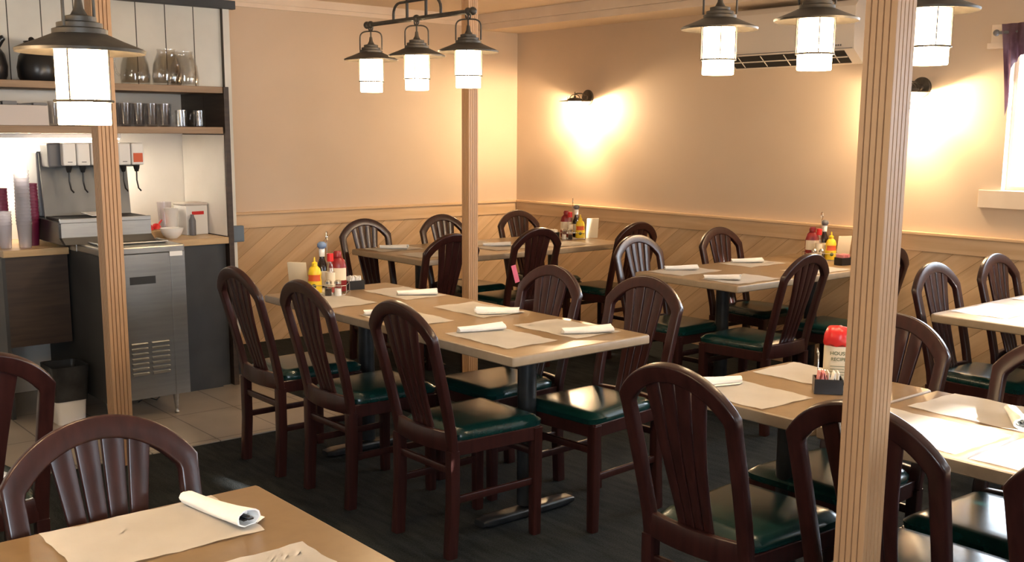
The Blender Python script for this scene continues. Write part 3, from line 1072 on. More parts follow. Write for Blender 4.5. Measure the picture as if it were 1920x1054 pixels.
# ------------------------------------------------------------------ lamps
def lamp_parts(parent, ox, oy, zb, glassmat, sconce=False, body=None):
    """lantern: opal cylinder, wide stepped shade, yoke.  zb = bottom of the glass."""
    br = M['bronze']
    bm = BM()
    lathe(bm, [(0.047, zb), (0.049, zb-0.0015), (0.050, zb+0.002), (0.050, zb+0.145)], 28, (ox, oy, 0), cap0=False, cap1=False)
    new_obj('lamp_glass', bm, glassmat, parent, smooth=50)
    bm = BM()
    zq = zb+(0.098 if sconce else 0.052)
    lathe(bm, [(0.0, -0.020), (0.012, -0.017), (0.020, -0.006), (0.020, 0.004), (0.012, 0.018), (0.0, 0.021)], 14, (ox, oy, zq))
    new_obj('bulb', bm, M['sconcebulb'] if sconce else M['bulb'], parent, smooth=80)
    bm = BM()
    lathe(bm, [(0.012, zq+0.021), (0.012, zb+0.150)], 12, (ox, oy, 0))
    new_obj('socket', bm, M['bronze'], parent, smooth=50)
    bm = BM()
    z = zb+0.138
    outer = [(0.121, z), (0.1225, z+0.006), (0.108, z+0.013), (0.082, z+0.023), (0.057, z+0.034), (0.052, z+0.036), (0.052, z+0.045), (0.043, z+0.048), (0.043, z+0.057),
             (0.032, z+0.060), (0.032, z+0.069), (0.016, z+0.073), (0.009, z+0.086), (0.006, z+0.105)]
    inner = [(0.005, z+0.066), (0.030, z+0.052), (0.050, z+0.028), (0.080, z+0.017), (0.106, z+0.006), (0.119, z)]
    if sconce:
        outer = [(0.121, z), (0.122, z+0.003), (0.100, z+0.006), (0.062, z+0.012), (0.058, z+0.022), (0.040, z+0.027), (0.012, z+0.031), (0.006, z+0.045)]
        inner = [(0.005, z+0.022), (0.038, z+0.020), (0.055, z+0.012), (0.100, z+0.002), (0.119, z)]
    prof = inner+outer
    lathe(bm, prof, 40, (ox, oy, 0), cap0=True, cap1=True)
    new_obj('lamp_shade', bm, br, parent, smooth=35)
    bm = BM()
    zt = zb+0.045
    ring = [(ox+0.0545*math.cos(a), oy+0.0545*math.sin(a), zt) for a in [2*PI*k/32 for k in range(32)]]
    tube(bm, ring, 0.0030, 6, closed=True)
    for a in (45, 135, 225, 315):
        c, s = math.cos(R(a)), math.sin(R(a))
        tube(bm, [(ox+0.0555*c, oy+0.0555*s, zt-0.003), (ox+0.0555*c, oy+0.0555*s, z+0.035)], 0.0018, 6, up=Vector((1, 0, 0)))
    new_obj('glass_cage', bm, br, parent, smooth=50)
    return z


def pendant_row(name, cx, cy, zb, axis, spacing, label, count=3):
    t = thing(name, label, 'lamp', (cx, cy, CEIL))
    dz = -CEIL
    offs = [(k-(count-1)/2)*spacing for k in range(count)]
    def P(u, w, z):
        return (w, u, z+dz) if axis == 'y' else (u, w, z+dz)
    zbar = zb+0.297
    for u in offs:
        ox, oy = (0, u) if axis == 'y' else (u, 0)
        z = lamp_parts(t, ox, oy, zb+dz, M['lampglass'])-dz
        # yoke, stem and hook, one bent-iron hanger per lamp
        bm = BM()
        sg = -1 if axis == 'y' else 1
        pts = []
        for k in range(17):
            a = PI*k/16
            ww = 0.052*math.copysign(abs(math.cos(a))**0.6, math.cos(a))
            zz = z+0.095+0.035*math.sin(a)**0.7
            pts.append(P(u+ww*0.78, sg*ww*0.62, zz))
        pts = [P(u+0.052*0.78, sg*0.052*0.62, z+0.048)]+pts+[P(u-0.052*0.78, -sg*0.052*0.62, z+0.048)]
        tube(bm, pts, 0.0032, 8, up=Vector((0.3, 0.9, 0.1)))
        tube(bm, [P(u, 0, z+0.10), P(u, 0, zbar)], 0.0038, 8, up=Vector((1, 0, 0)))
        ringp = [P(u+0.016*math.cos(q), 0.0, zbar-0.014+0.016*math.sin(q)) for q in [2*PI*k/16 for k in range(16)]]
        tube(bm, ringp, 0.0035, 6, closed=True, up=Vector((0.5, 0.5, 0.1)))
        new_obj('hanger', bm, M['bronze'], t, smooth=50)
    bm = BM()
    e = offs[-1]+0.03
    ax = (0, 1, 0) if axis == 'y' else (1, 0, 0)
    tube(bm, [P(-e, 0, zbar), P(e, 0, zbar)], 0.0095, 10, up=Vector((0, 0, 1)))
    for u in offs+[-e, e]:
        bmesh.ops.create_uvsphere(bm, u_segments=12, v_segments=8, radius=0.0165, matrix=Matrix.Translation(P(u, 0, zbar)))
    new_obj('crossbar', bm, M['bronze'], t, smooth=50)
    bm = BM()
    w = 0.175
    h = 0.075
    pts = [P(-w, 0, zbar)]
    for k in range(6):
        a = PI/2*k/5
        pts.append(P(-w+0.05-0.05*math.cos(a), 0, zbar+h-0.045+0.045*math.sin(a)))
    for k in range(6):
        a = PI/2*(1-k/5)
        pts.append(P(w-0.05+0.05*math.cos(a), 0, zbar+h-0.045+0.045*math.sin(a)))
    pts.append(P(w, 0, zbar))
    tube(bm, pts, 0.006, 8, up=Vector((1, 0, 0)) if axis == 'y' else Vector((0, 1, 0)))
    new_obj('handle_bow', bm, M['bronze'], t, smooth=50)
    for s in (-1, 1):
        bm = BM()
        tube(bm, [P(s*0.07, 0, zbar), P(s*0.07, 0, CEIL-0.01)], 0.0065, 8, up=Vector((1, 0, 0)))
        new_obj('hanging_rod', bm, M['bronze'], t, smooth=50)
    bm = BM()
    box(bm, *( (-0.06, 0.06, -0.15, 0.15) if axis == 'y' else (-0.15, 0.15, -0.06, 0.06)), -0.02, 0.0, 0.004)
    new_obj('ceiling_plate', bm, M['bronze'], t)
    return t


pendant_row('pendant_light', -3.29, -3.222, 1.703, 'y', 0.36, 'row of three lit lantern pendants over the middle table')
pendant_row('pendant_light', -3.23, -5.172, 1.712, 'y', 0.36, 'row of three lit lantern pendants over the right table, before the air conditioner')
pendant_row('pendant_light', -5.607, -4.87, 1.535, 'x', 0.36, 'lit lantern pendant in the near left corner, large in front of the left column')


def wall_lamp(y, z, label):
    t = thing('wall_lamp', label, 'lamp', (0, y, z))
    bm = BM()
    mtx = Matrix.Rotation(R(-90), 4, 'Y')
    lathe(bm, [(0.061, 0.0), (0.061, 0.010), (0.055, 0.016), (0.020, 0.020), (0.014, 0.03)], 28, mtx=mtx)
    new_obj('wall_plate', bm, M['bronze'], t, smooth=35)
    ox, zz = -0.145, -0.150+0.008
    zt = lamp_parts(t, ox, 0, zz-0.03, M['sconceglass'], True)
    bm = BM()
    tube(bm, [(-0.02, 0, 0.012), (-0.07, 0, 0.030), (-0.12, 0, 0.030), (ox, 0, zt+0.056)], 0.0045, 8, up=Vector((0, 1, 0)))
    pts = []
    for k in range(13):
        a = PI*k/12
        pts.append((ox+0.040*math.cos(a)*0.64, -0.040*math.cos(a)*0.77, zt+0.020+0.036*math.sin(a)))
    tube(bm, pts, 0.003, 8, up=Vector((1, 0, 0)))
    tube(bm, [(ox, 0, zt+0.04), (ox, 0, zt+0.075)], 0.0035, 8, up=Vector((0, 1, 0)))
    new_obj('arm', bm, M['bronze'], t, smooth=50)
    return t


wall_lamp(-0.87, 1.80, 'lit lantern wall lamp near the room corner with a round dark plate')
wall_lamp(-3.70, 1.80, 'lit lantern wall lamp half hidden behind the nearest column')

# ------------------------------------------------------------------ air conditioner
t = thing('air_conditioner', 'white split air conditioner high on the right wall', 'air conditioner', (0, -2.85, 1.955))
bm = BM()
prof = [(0, 0.0), (-0.100, 0.0), (-0.205, 0.078), (-0.21, 0.20), (-0.205, 0.33), (-0.18, 0.365), (0, 0.37)]
L = 0.51
a = [bm.verts.new((x, -L, z)) for x, z in prof]
b = [bm.verts.new((x, L, z)) for x, z in prof]
n = len(prof)
for i in range(n):
    j = (i+1) % n
    bm.faces.new((a[i], a[j], b[j], b[i]))
bm.faces.new(list(reversed(a)))
bm.faces.new(b)
bmesh.ops.recalc_face_normals(bm, faces=bm.faces[:])
new_obj('housing', bm, M['acwhite'], t, smooth=25)
bm = BM()
mt = Matrix.Translation((-0.1525, 0, 0.039)) @ Matrix.Rotation(R(36.6), 4, 'Y')
box(bm, -0.054, 0.058, -0.44, 0.44, -0.0035, 0.010, mtx=mt)
new_obj('air_outlet', bm, M['steel_dark'], t)
bm = BM()
box(bm, -0.006, 0.002, -0.44, 0.44, -0.008, -0.004, mtx=mt)
for k in range(5):
    y = -0.36+0.18*k
    box(bm, -0.052, 0.050, y-0.003, y+0.003, -0.006, -0.0036, mtx=mt)
new_obj('louvre', bm, M['acwhite'], t)
bm = BM()
for k in range(3):
    box(bm, -0.2115, -0.2100, -0.395-0.016*k, -0.385-0.016*k, 0.098, 0.108)
new_obj('badge', bm, M['greylid'], t)
bm = BM()
box(bm, -0.214, -0.203, -0.50, 0.50, 0.082, 0.085)
new_obj('panel_seam', bm, M['greylid'], t)

# ------------------------------------------------------------------ curtain valance
t = thing('curtain', 'mauve valance hanging from a rod across the right window', 'curtain', (-0.07, -4.17, 2.08))
bm = BM()
N = 90
rows = 14
g = {}
for i in range(N+1):
    u = i/N
    y = -0.02-1.22*u
    # long tail at either end, shallow swag between
    e = min(u, 1-u)
    ln = 0.10+0.25*max(0, 1-e/0.05)+0.10*max(0, 1-e/0.10)+0.03*math.sin(u*PI*6)**2
    for j in range(rows+1):
        v = j/rows
        x = -0.012+0.020*math.sin(u*115)*(0.4+0.6*v)+0.006*math.sin(u*47+v*3)
        z = 0.045-(ln+0.045)*v
        yy = y-0.055*v*max(0, 1-u/0.08)*1.0
        g[i, j] = bm.verts.new((x, yy, z))
for i in range(N):
    for j in range(rows):
        bm.faces.new((g[i, j], g[i+1, j], g[i+1, j+1], g[i, j+1]))
bmesh.ops.solidify(bm, geom=bm.faces[:], thickness=0.0012)
new_obj('valance', bm, M['curtain'], t, smooth=80)
bm = BM()
tube(bm, [(0, 0.0, 0), (0, -1.26, 0)], 0.009, 10)
bmesh.ops.create_uvsphere(bm, u_segments=14, v_segments=10, radius=0.018, matrix=Matrix.Translation((0, 0.012, 0)))
bmesh.ops.create_uvsphere(bm, u_segments=14, v_segments=10, radius=0.018, matrix=Matrix.Translation((0, -1.27, 0)))
for y in (-0.02, -1.24):
    tube(bm, [(0, y, 0), (0.05, y, 0)], 0.005, 8)
new_obj('curtain_rod', bm, M['greylid'], t, smooth=50)

# ------------------------------------------------------------------ drinks station
FY = -1.17     # front of the counters and shelves
t = thing('shelving', 'open shelving of the drinks station with dark upright end panel', 'shelves', (-4.3, FY, 0))
def sh(name, x0, x1, y0, y1, z0, z1, m, bev=0.0):
    bm = BM()
    box(bm, x0+4.3, x1+4.3, y0-FY, y1-FY, z0, z1, bev)
    return new_obj(name, bm, m, t)
sh('end_panel', -3.222, -3.190, FY-0.01, PLY-0.0, 0.006, 1.775, M['darkpanel'], 0.002)
sh('end_panel', -3.222, -3.2205, PLY, RY, 0.006, 1.745, M['darkpanel'])
o = sh('inner_lining', -3.228, -3.2225, FY+0.01, RY-0.006, 0.91, 1.500, M['whitepanel'])
o['label'] = 'white lining below the lower shelf'
sh('shelf', -5.25, -3.2225, FY, PLY-0.001, 1.738, 1.775, M['shelfwood'], 0.002)
sh('shelf', -5.25, -3.2285, FY, RY-0.004, 1.507, 1.545, M['shelfwood'], 0.002)

# under-shelf strip light
t = thing('strip_light', 'slim white strip light under the lower shelf above the drink dispenser', 'lamp', (-4.05, -0.80, 1.505))
bm = BM()
box(bm, -0.45, 0.35, -0.03, 0.03, -0.028, -0.002, 0.004)
new_obj('light_housing', bm, M['white'], t)
bm = BM()
box(bm, -0.44, 0.34, -0.022, 0.022, -0.034, -0.0285)
new_obj('light_diffuser', bm, emis('strip light diffuser', (1.0, 0.88, 0.70), 60.0), t)

# counters
ct = [('worktop', -4.475, -4.145, 'pale wooden worktop left of the ice bin, holding cup stacks'),
      ('worktop', -3.690, -3.2285, 'pale wooden worktop right of the ice bin')]
for nm, x0, x1, lab in ct:
    o = boxo(nm, x0, x1, FY-0.02, RY-0.004, 0.868, 0.905, M['counterwood'], bev=0.003)
    tag(o, lab, 'counter')
t = thing('base_cabinet', 'charcoal base cabinet right of the steel ice bin', 'cabinet', (-3.49, FY, 0.006))
bm = BM()
box(bm, -0.19, 0.20, 0.0, 0.03, 0.0, 0.861)
new_obj('front_panel', bm, M['charcoal'], t)
bm = BM()
box(bm, -0.19, 0.2615, 0.03, 0.58, 0.0, 0.861)
new_obj('cabinet_body', bm, M['charcoal'], t)
t = thing('base_cabinet', 'dark brown hanging cabinet front under the left worktop', 'cabinet', (-4.31, FY, 0.39))
bm = BM()
box(bm, -0.155, 0.160, 0.0, 0.02, 0.0, 0.478)
new_obj('front_panel', bm, M['darkpanel'], t)
bm = BM()
box(bm, -0.175, -0.157, -0.015, 0.58, -0.384, 0.478)
new_obj('end_panel', bm, M['charcoal'], t)
bm = BM()
box(bm, -0.155, 0.160, 0.02, 0.58, 0.0, 0.478)
new_obj('cabinet_body', bm, M['charcoal'], t)

# steel ice bin
IX0, IX1, IY0, IY1 = -4.138, -3.695, -1.63, -0.72
t = thing('ice_bin', 'stainless steel ice bin on legs with two columns of louvres', 'ice bin', ((IX0+IX1)/2, (IY0+IY1)/2, 0.006))
cx, cy = (IX0+IX1)/2, (IY0+IY1)/2
def ib(name, x0, x1, y0, y1, z0, z1, m, bev=0.0):
    bm = BM()
    box(bm, x0-cx, x1-cx, y0-cy, y1-cy, z0-0.006, z1-0.006, bev)
    return new_obj(name, bm, m, t)
ib('bin_body', IX0, IX1, IY0+0.004, IY1, 0.125, 0.905, M['charcoal'], 0.004)
ib('front_panel', IX0+0.0, IX1-0.0, IY0-0.004, IY0+0.003, 0.125, 0.905, M['steel'], 0.002)
ib('side_strip', IX1-0.075, IX1+0.003, IY0-0.007, IY0-0.0045, 0.125, 0.900, M['steel'], 0.001)
ib('top_rim', IX0-0.004, IX1+0.004, IY0-0.010, -1.30, 0.890, 0.932, M['steel'], 0.008)
ib('top_rim', IX0-0.004, IX1+0.004, -1.30, IY1, 0.890, 0.932, M['steel'], 0.003)
ib('lid_opening', IX0+0.04, IX1-0.05, -1.52, -1.38, 0.9325, 0.936, M['steel_dark'])
bm = BM()
for x in (IX0+0.035, IX1-0.045):
    tube(bm, [(x-cx, -1.53-cy, 0.942-0.006), (x-cx, -1.385-cy, 0.942-0.006)], 0.006, 8)
tube(bm, [(IX0+0.035-cx, -1.53-cy, 0.942-0.006), (IX1-0.045-cx, -1.53-cy, 0.942-0.006)], 0.006, 8)
new_obj('sliding_lid_frame', bm, M['steel'], t, smooth=50)
ib('handle_slot', -3.99, -3.855, IY0-0.0065, IY0-0.0045, 0.735, 0.775, M['steel_dark'])
o = ib('maker_plate', -3.775, -3.705, IY0-0.0095, IY0-0.0075, 0.872, 0.918, M['white'], 0.0009)
for c0, c1 in ((-4.0, -3.915), (-3.893, -3.800)):
    for k in range(7):
        z = 0.258+0.0265*k
        bm = BM()
        cxx = (c0+c1)/2
        sec = [(-0.0, -0.0045), (0.012, -0.0035), (0.014, 0.006), (0.0, 0.009)]
        pts = [(c0-cx, IY0-0.0045-cy, z-0.006), (c1-cx, IY0-0.0045-cy, z-0.006)]
        sweep(bm, pts, lambda i, u: sec, frame=lambda i, tt: (Vector((0, -1, 0)), Vector((0, 0, 1))))
        bmesh.ops.recalc_face_normals(bm, faces=bm.faces[:])
        new_obj('louvre', bm, M['steel'], t)
for x in (IX0+0.03, IX1-0.055):
    for y in (IY0+0.05, IY1-0.05):
        bm = BM()
        lathe(bm, [(0.010, 0.0), (0.013, 0.01), (0.008, 0.02), (0.010, 0.03), (0.019, 0.119)], 16, (x-cx, y-cy, 0))
        new_obj('leg', bm, M['steel'], t, smooth=40)

bm = BM()
pts = [(-3.84+0.02*k+0.035*math.sin(k*0.9), -1.25-0.02*math.cos(k*1.1)*k*0.3, 0.012+0.05*abs(math.sin(k*0.55))) for k in range(12)]
tube(bm, pts, 0.004, 6)
tag(new_obj('power_cord', bm, M['black'], smooth=60), 'black power cord curled on the tiles under the ice bin', 'cord')

# soda dispenser on the bin
DX0, DX1 = -4.225, -3.735
t = thing('soda_dispenser', 'soda dispenser with white valves over a steel splash plate', 'drink dispenser', (-3.98, -1.05, 0.932))
def sd(name, x0, x1, y0, y1, z0, z1, m, bev=0.0, mtx=None):
    bm = BM()
    box(bm, x0+3.98, x1+3.98, y0+1.05, y1+1.05, z0-0.932, z1-0.932, bev)
    return new_obj(name, bm, m, t)
bm = BM()
prof = [(-1.36, 0.933), (-1.30, 0.965), (-1.30, 1.045), (-0.72, 1.055), (-0.72, 0.933)]
for xa, xb, nm, m in ((DX0, DX0+0.012, 'side_panel', 'black'), (DX0+0.0125, DX1, 'drip_base', 'steel')):
    bm = BM()
    a = [bm.verts.new((xa+3.98, y+1.05, z-0.932)) for y, z in prof]
    b = [bm.verts.new((xb+3.98, y+1.05, z-0.932)) for y, z in prof]
    for i in range(5):
        j = (i+1) % 5
        bm.faces.new((a[i], a[j], b[j], b[i]))
    bm.faces.new(list(reversed(a))); bm.faces.new(b)
    bmesh.ops.recalc_face_normals(bm, faces=bm.faces[:])
    new_obj(nm, bm, M[m], t)
sd('drip_tray', DX0+0.02, DX1-0.01, -1.29, -1.03, 1.052, 1.062, M['steel_dark'])
sd('tray_lip', DX0+0.005, DX1, -1.305, -1.29, 1.040, 1.064, M['steel'], 0.003)
bm = BM()
mt = Matrix.Translation((0, 0.06, 0.27)) @ Matrix.Rotation(R(-7), 4, 'X')
box(bm, DX0+3.98+0.02, DX1+3.98, -0.006, 0.006, -0.17, 0.20, mtx=mt)
new_obj('splash_plate', bm, M['steel_soft'], t)
sd('tower', DX0+0.01, DX1-0.01, -0.96, -0.76, 1.056, 1.41, M['greylid'], 0.01)
sd('valve_header', -4.195, -3.700, -1.10, -0.96, 1.325, 1.455, M['greylid'], 0.01)
for k in range(6):
    x = -4.100+0.0735*k
    lab = None
    bm = BM()
    box(bm, x-0.034+3.98, x+0.034+3.98, -1.155+1.05, -1.105+1.05, 1.335-0.932, 1.455-0.932, 0.007)
    v = new_obj('valve', bm, M['white'], t)
    bm = BM()
    if k == 5:
        box(bm, x-0.026+3.98, x+0.026+3.98, -1.1575+1.05, -1.1555+1.05, 1.350-0.932, 1.40-0.932)
        new_obj('valve_label', bm, M['orange'], v)
    else:
        box(bm, x-0.012+3.98, x+0.012+3.98, -1.1575+1.05, -1.1555+1.05, 1.352-0.932, 1.356-0.932)
        new_obj('valve_label', bm, M['greylid'], v)
    bm = BM()
    lathe(bm, [(0.010, 0.0), (0.016, 0.02), (0.018, 0.035)], 14, (x+3.98, -1.125+1.05, 1.298-0.932))
    new_obj('nozzle', bm, M['black'], v, smooth=40)
    bm = BM()
    tube(bm, [(x+3.98+0.008, -1.105+1.05, 1.335-0.932), (x+3.98+0.008, -1.10+1.05, 1.25-0.932), (x+3.98+0.012, -1.11+1.05, 1.205-0.932), (x+3.98+0.02, -1.125+1.05, 1.19-0.932)], 0.0045, 8, up=Vector((1, 0, 0)))
    new_obj('lever', bm, M['black'], v, smooth=50)
bm = BM()
box(bm, -0.07, 0.07, -0.05, 0.05, 0, 0.004, 0.001)
o = new_obj('paper_note', bm, M['napkin'], None, (-3.97, -1.16, 1.064))
o.rotation_euler = (R(8), R(2), R(15))
o.location.z = 1.072
tag(o, 'white paper lying on the drip tray of the dispenser', 'paper')


# ---- vessels
def vessel(name, prof, m, loc, label, cat, n=20, group=None, parent=None):
    bm = BM()
    lathe(bm, prof, n)
    o = new_obj(name, bm, m, parent, loc, smooth=45)
    if label:
        tag(o, label, cat, group)
    return o


def cup_stack(x, y, z0, ncups, r0, r1, hcup, step, m, label):
    """nested stack of tumblers, one mesh per cup"""
    t = thing('cup_stack', label, 'cups', (x, y, z0))
    for k in range(ncups):
        z = k*step
        bm = BM()
        lathe(bm, [(0.0, z+0.002), (r0, z), (r1, z+hcup), (r1+0.0015, z+hcup), (r1+0.0015, z+hcup-0.006), (r1-0.001, z+hcup-0.008)], 20, cap0=False, cap1=False)
        new_obj('cup', bm, m, t, smooth=40)
    return t


CT = 0.9055
cup_stack(-4.425, -1.06, CT, 5, 0.028, 0.036, 0.13, 0.016, M['cup_clear'], 'short stack of clear cups at the left edge of the worktop')
cup_stack(-4.335, -1.09, CT, 16, 0.030, 0.038, 0.13, 0.0185, M['cup_clear'], 'tallest stack of clear plastic cups on the left worktop')
cup_stack(-4.265, -0.98, CT, 13, 0.030, 0.038, 0.13, 0.017, M['maroon'], 'maroon cup stack just right of the tallest clear stack')
cup_stack(-4.272, -0.86, CT, 7, 0.032, 0.040, 0.13, 0.016, M['maroon'], 'low maroon cup stack nearest the dispenser')
cup_stack(-4.41, -0.95, CT, 11, 0.030, 0.038, 0.13, 0.018, M['maroon'], 'maroon cup stack behind the short clear cups')
cup_stack(-4.43, -0.83, CT, 14, 0.030, 0.040, 0.13, 0.018, M['cup_clear'], 'hazy clear cup stack at the back of the left worktop')

# items on the right worktop
wt = CT
b = vessel('bowl', [(0.0, 0.003), (0.028, 0.0), (0.050, 0.018), (0.064, 0.045), (0.067, 0.060), (0.063, 0.060), (0.058, 0.042), (0.044, 0.018), (0.0, 0.012)], M['white'],
           (-3.520, -1.06, wt), 'white bowl on the right worktop beside the ice bin', 'bowl')
vessel('paper_cup', [(0.0, 0.002), (0.030, 0.0), (0.040, 0.16), (0.042, 0.163), (0.038, 0.16), (0.028, 0.006)], M['white'],
       (-3.445, -0.88, wt), 'tall white cup standing behind the white bowl', 'cup')
vessel('plastic_cup', [(0.0, 0.002), (0.030, 0.0), (0.043, 0.19), (0.041, 0.19), (0.028, 0.006)], M['plastic_clear'],
       (-3.43, -0.74, wt), 'clear plastic cup behind the tall white cup', 'cup')
o = vessel('small_bottle', [(0.0, 0.0), (0.018, 0.0), (0.020, 0.01), (0.020, 0.09), (0.010, 0.115), (0.010, 0.125), (0.0, 0.125)], M['greylid'],
           (-3.352, -0.965, wt), 'small grey bottle in front of the white carton', 'bottle')
t = thing('carton', 'white carton with a red label at the right end of the worktop', 'box', (-3.315, -0.86, wt), R(8))
bm = BM()
box(bm, -0.072, 0.072, -0.07, 0.07, 0, 0.175, 0.003)
new_obj('carton_body', bm, M['white'], t)
bm = BM()
box(bm, -0.035, 0.045, -0.0725, -0.0705, 0.120, 0.140)
new_obj('red_label', bm, M['red'], t)
bm = BM()
box(bm, -0.076, 0.076, -0.074, 0.074, 0.1755, 0.19, 0.006)
new_obj('carton_lid', bm, M['cardboard'], t)
t = thing('wooden_tray', 'small wooden tray left of the white bowl', 'tray', (-3.585, -0.93, wt))
bm = BM()
box(bm, -0.075, 0.07, -0.06, 0.06, 0, 0.045, 0.006)
new_obj('tray_body', bm, M['counterwood'], t)
for k, (x, y, lab) in enumerate(((-3.612, -0.945, 'left red scoop lying on the small wooden tray'), (-3.552, -0.91, 'right red scoop lying on the small wooden tray'))):
    t = thing('scoop', lab, 'scoop', (x, y, wt+0.0455), R(170-120*k))
    bm = BM()
    lathe(bm, [(0.0, 0.033), (0.016, 0.030), (0.027, 0.018), (0.031, 0.0)], 18)
    new_obj('scoop_bowl', bm, M['red'], t, smooth=60)
    bm = BM()
    tube(bm, [(0.03, 0, 0.012), (0.06, 0, 0.03), (0.10, 0, 0.042)], 0.006, 8)
    new_obj('scoop_handle', bm, M['red'], t, smooth=60)

# lower shelf
S2 = 1.5455
box0 = thing('carton', 'pale box with ragged open top at the left of the lower shelf', 'box', (-4.36, -1.02, S2))
bm = BM(); box(bm, -0.21, 0.17, -0.12, 0.12, 0, 0.105, 0.003)
new_obj('carton_body', bm, M['cardboard'], box0)
bm = BM()
for k in range(5):
    box(bm, -0.2+0.075*k, -0.13+0.075*k, -0.11+0.01*(k % 2), 0.10, 0.1055, 0.112+0.006*(k % 3), 0.002)
new_obj('wrapping', bm, M['greylid'], box0)
tprof = [(0.0, 0.006), (0.026, 0.0), (0.031, 0.006), (0.0355, 0.13), (0.0335, 0.13), (0.028, 0.012), (0.0, 0.012)]
gl = 'clear tumblers on the lower shelf'
k = 0
for (x, y) in [(-4.13, -1.05), (-4.055, -1.05), (-3.98, -1.05), (-3.905, -1.05), (-3.83, -1.05), (-3.755, -1.05), (-3.68, -1.05), (-3.605, -1.05), (-3.53, -1.05),
               (-3.79, -0.97), (-3.715, -0.97), (-3.64, -0.97), (-3.565, -0.97), (-3.49, -0.97)]:
    if k == 0:
        g0 = vessel('tumbler', tprof, M['tumbler'], (x, y, S2), 'clear tumbler in the rows of tumblers on the lower shelf', 'glass', 18, gl)
    else:
        c = g0.copy(); col.objects.link(c); c.location = (x, y, S2)
    k += 1
for x, y, lab in ((-3.425, -1.04, 'small dark-tinted glass mug just right of the clear tumblers'), (-3.315, -1.04, 'small dark-tinted glass mug nearest the shelf end panel')):
    t = thing('glass_mug', lab, 'mug', (x, y, S2))
    bm = BM()
    lathe(bm, [(0.0, 0.008), (0.028, 0.0), (0.033, 0.004), (0.034, 0.095), (0.031, 0.095), (0.029, 0.012), (0.0, 0.012)], 20)
    new_obj('mug_body', bm, M['glass'], t, smooth=45)
    bm = BM()
    tube(bm, [(-0.033, 0, 0.08), (-0.052, 0, 0.072), (-0.056, 0, 0.045), (-0.05, 0, 0.025), (-0.033, 0, 0.018)], 0.005, 8, up=Vector((0, 1, 0)))
    new_obj('mug_handle', bm, M['glass'], t, smooth=60)

# top shelf
S1 = 1.7755
def pitcher(x, y, rz, label):
    t = thing('glass_pitcher', label, 'pitcher', (x, y, S1), R(rz))
    bm = BM()
    lathe(bm, [(0.0, 0.006), (0.070, 0.0), (0.080, 0.012), (0.083, 0.05), (0.074, 0.12), (0.058, 0.160), (0.050, 0.180), (0.052, 0.200), (0.048, 0.200), (0.046, 0.180),
               (0.054, 0.158), (0.070, 0.118), (0.079, 0.05), (0.075, 0.016), (0.0, 0.014)], 28)
    new_obj('pitcher_body', bm, M['glass'], t, smooth=45)
    bm = BM()
    tube(bm, [(0.056, 0, 0.165), (0.10, 0, 0.160), (0.112, 0, 0.12), (0.10, 0, 0.07), (0.083, 0, 0.05)], 0.007, 8, up=Vector((0, 1, 0)))
    new_obj('pitcher_handle', bm, M['glass'], t, smooth=60)
pitcher(-3.665, -1.00, 160, 'left glass pitcher on the top shelf, beside the left column')
pitcher(-3.515, -1.083, -80, 'middle glass pitcher of the three on the top shelf')
pitcher(-3.372, -0.99, 30, 'right glass pitcher of the three on the top shelf')
def kettle(x, y, rz, label, s=1.0):
    t = thing('coffee_pot', label, 'coffee pot', (x, y, S1), R(rz))
    bm = BM()
    lathe(bm, [(a*s, b*s) for a, b in [(0.0, 0.0), (0.072, 0.0), (0.082, 0.02), (0.085, 0.06), (0.075, 0.11), (0.052, 0.145), (0.048, 0.165), (0.052, 0.175), (0.0, 0.18)]], 28)
    new_obj('pot_body', bm, M['black'], t, smooth=50)
    bm = BM()
    tube(bm, [(0.05*s, 0, 0.165*s), (0.11*s, 0, 0.17*s), (0.125*s, 0, 0.13*s), (0.115*s, 0, 0.06*s)], 0.010*s, 10, up=Vector((0, 1, 0)))
    new_obj('pot_handle', bm, M['black'], t, smooth=60)
    bm = BM()
    sweep(bm, [(-0.045*s, 0, 0.15*s), (-0.065*s, 0, 0.172*s), (-0.078*s, 0, 0.18*s)], lambda i, u: circ(0.022*s*(1-0.5*u), 10), up=Vector((0, 1, 0)))
    new_obj('spout', bm, M['black'], t, smooth=60)
kettle(-4.20, -1.035, 60, 'black coffee pot behind the large near lamp on the top shelf', 1.18)
kettle(-4.45, -1.035, 150, 'black coffee pot at the left edge of the picture on the top shelf', 1.2)

# junction box on the plank wall's edge
t = thing('switch_box', 'blue grey switch box fixed at the end of the plank wall', 'switch box', (-3.062, PLY-0.023, 0.895))
bm = BM()
box(bm, -0.040, 0.046, -0.035, 0.0, -0.048, 0.052, 0.005)
new_obj('box_body', bm, M['bluebox'], t)
bm = BM()
box(bm, -0.030, 0.036, -0.0375, -0.0353, -0.038, 0.042, 0.001)
new_obj('cover_plate', bm, M['bluebox'], t)

# waste bin
t = thing('waste_bin', 'white waste bin lined with a black bag under the left worktop', 'bin', (-4.262, -1.37, 0.006))
bm = BM()
def taper(bm, hx0, hy0, hx1, hy1, z0, z1, r=0.02, open_top=False):
    lo = [bm.verts.new((x, y, z0)) for x, y in rrect(hx0, hy0, r, 3)]
    hi = [bm.verts.new((x, y, z1)) for x, y in rrect(hx1, hy1, r, 3)]
    n = len(lo)
    for i in range(n):
        bm.faces.new((lo[i], lo[(i+1) % n], hi[(i+1) % n], hi[i]))
    bm.faces.new(list(reversed(lo)))
    if not open_top:
        bm.faces.new(hi)
    return hi
taper(bm, 0.070, 0.085, 0.078, 0.095, 0.0, 0.15)
new_obj('bin_body', bm, M['white'], t, smooth=40)
bm = BM()
hi = taper(bm, 0.083, 0.100, 0.095, 0.115, 0.125, 0.31, 0.025, True)
n = len(hi)
inn = [bm.verts.new((v.co.x*0.93, v.co.y*0.93, v.co.z-0.004)) for v in hi]
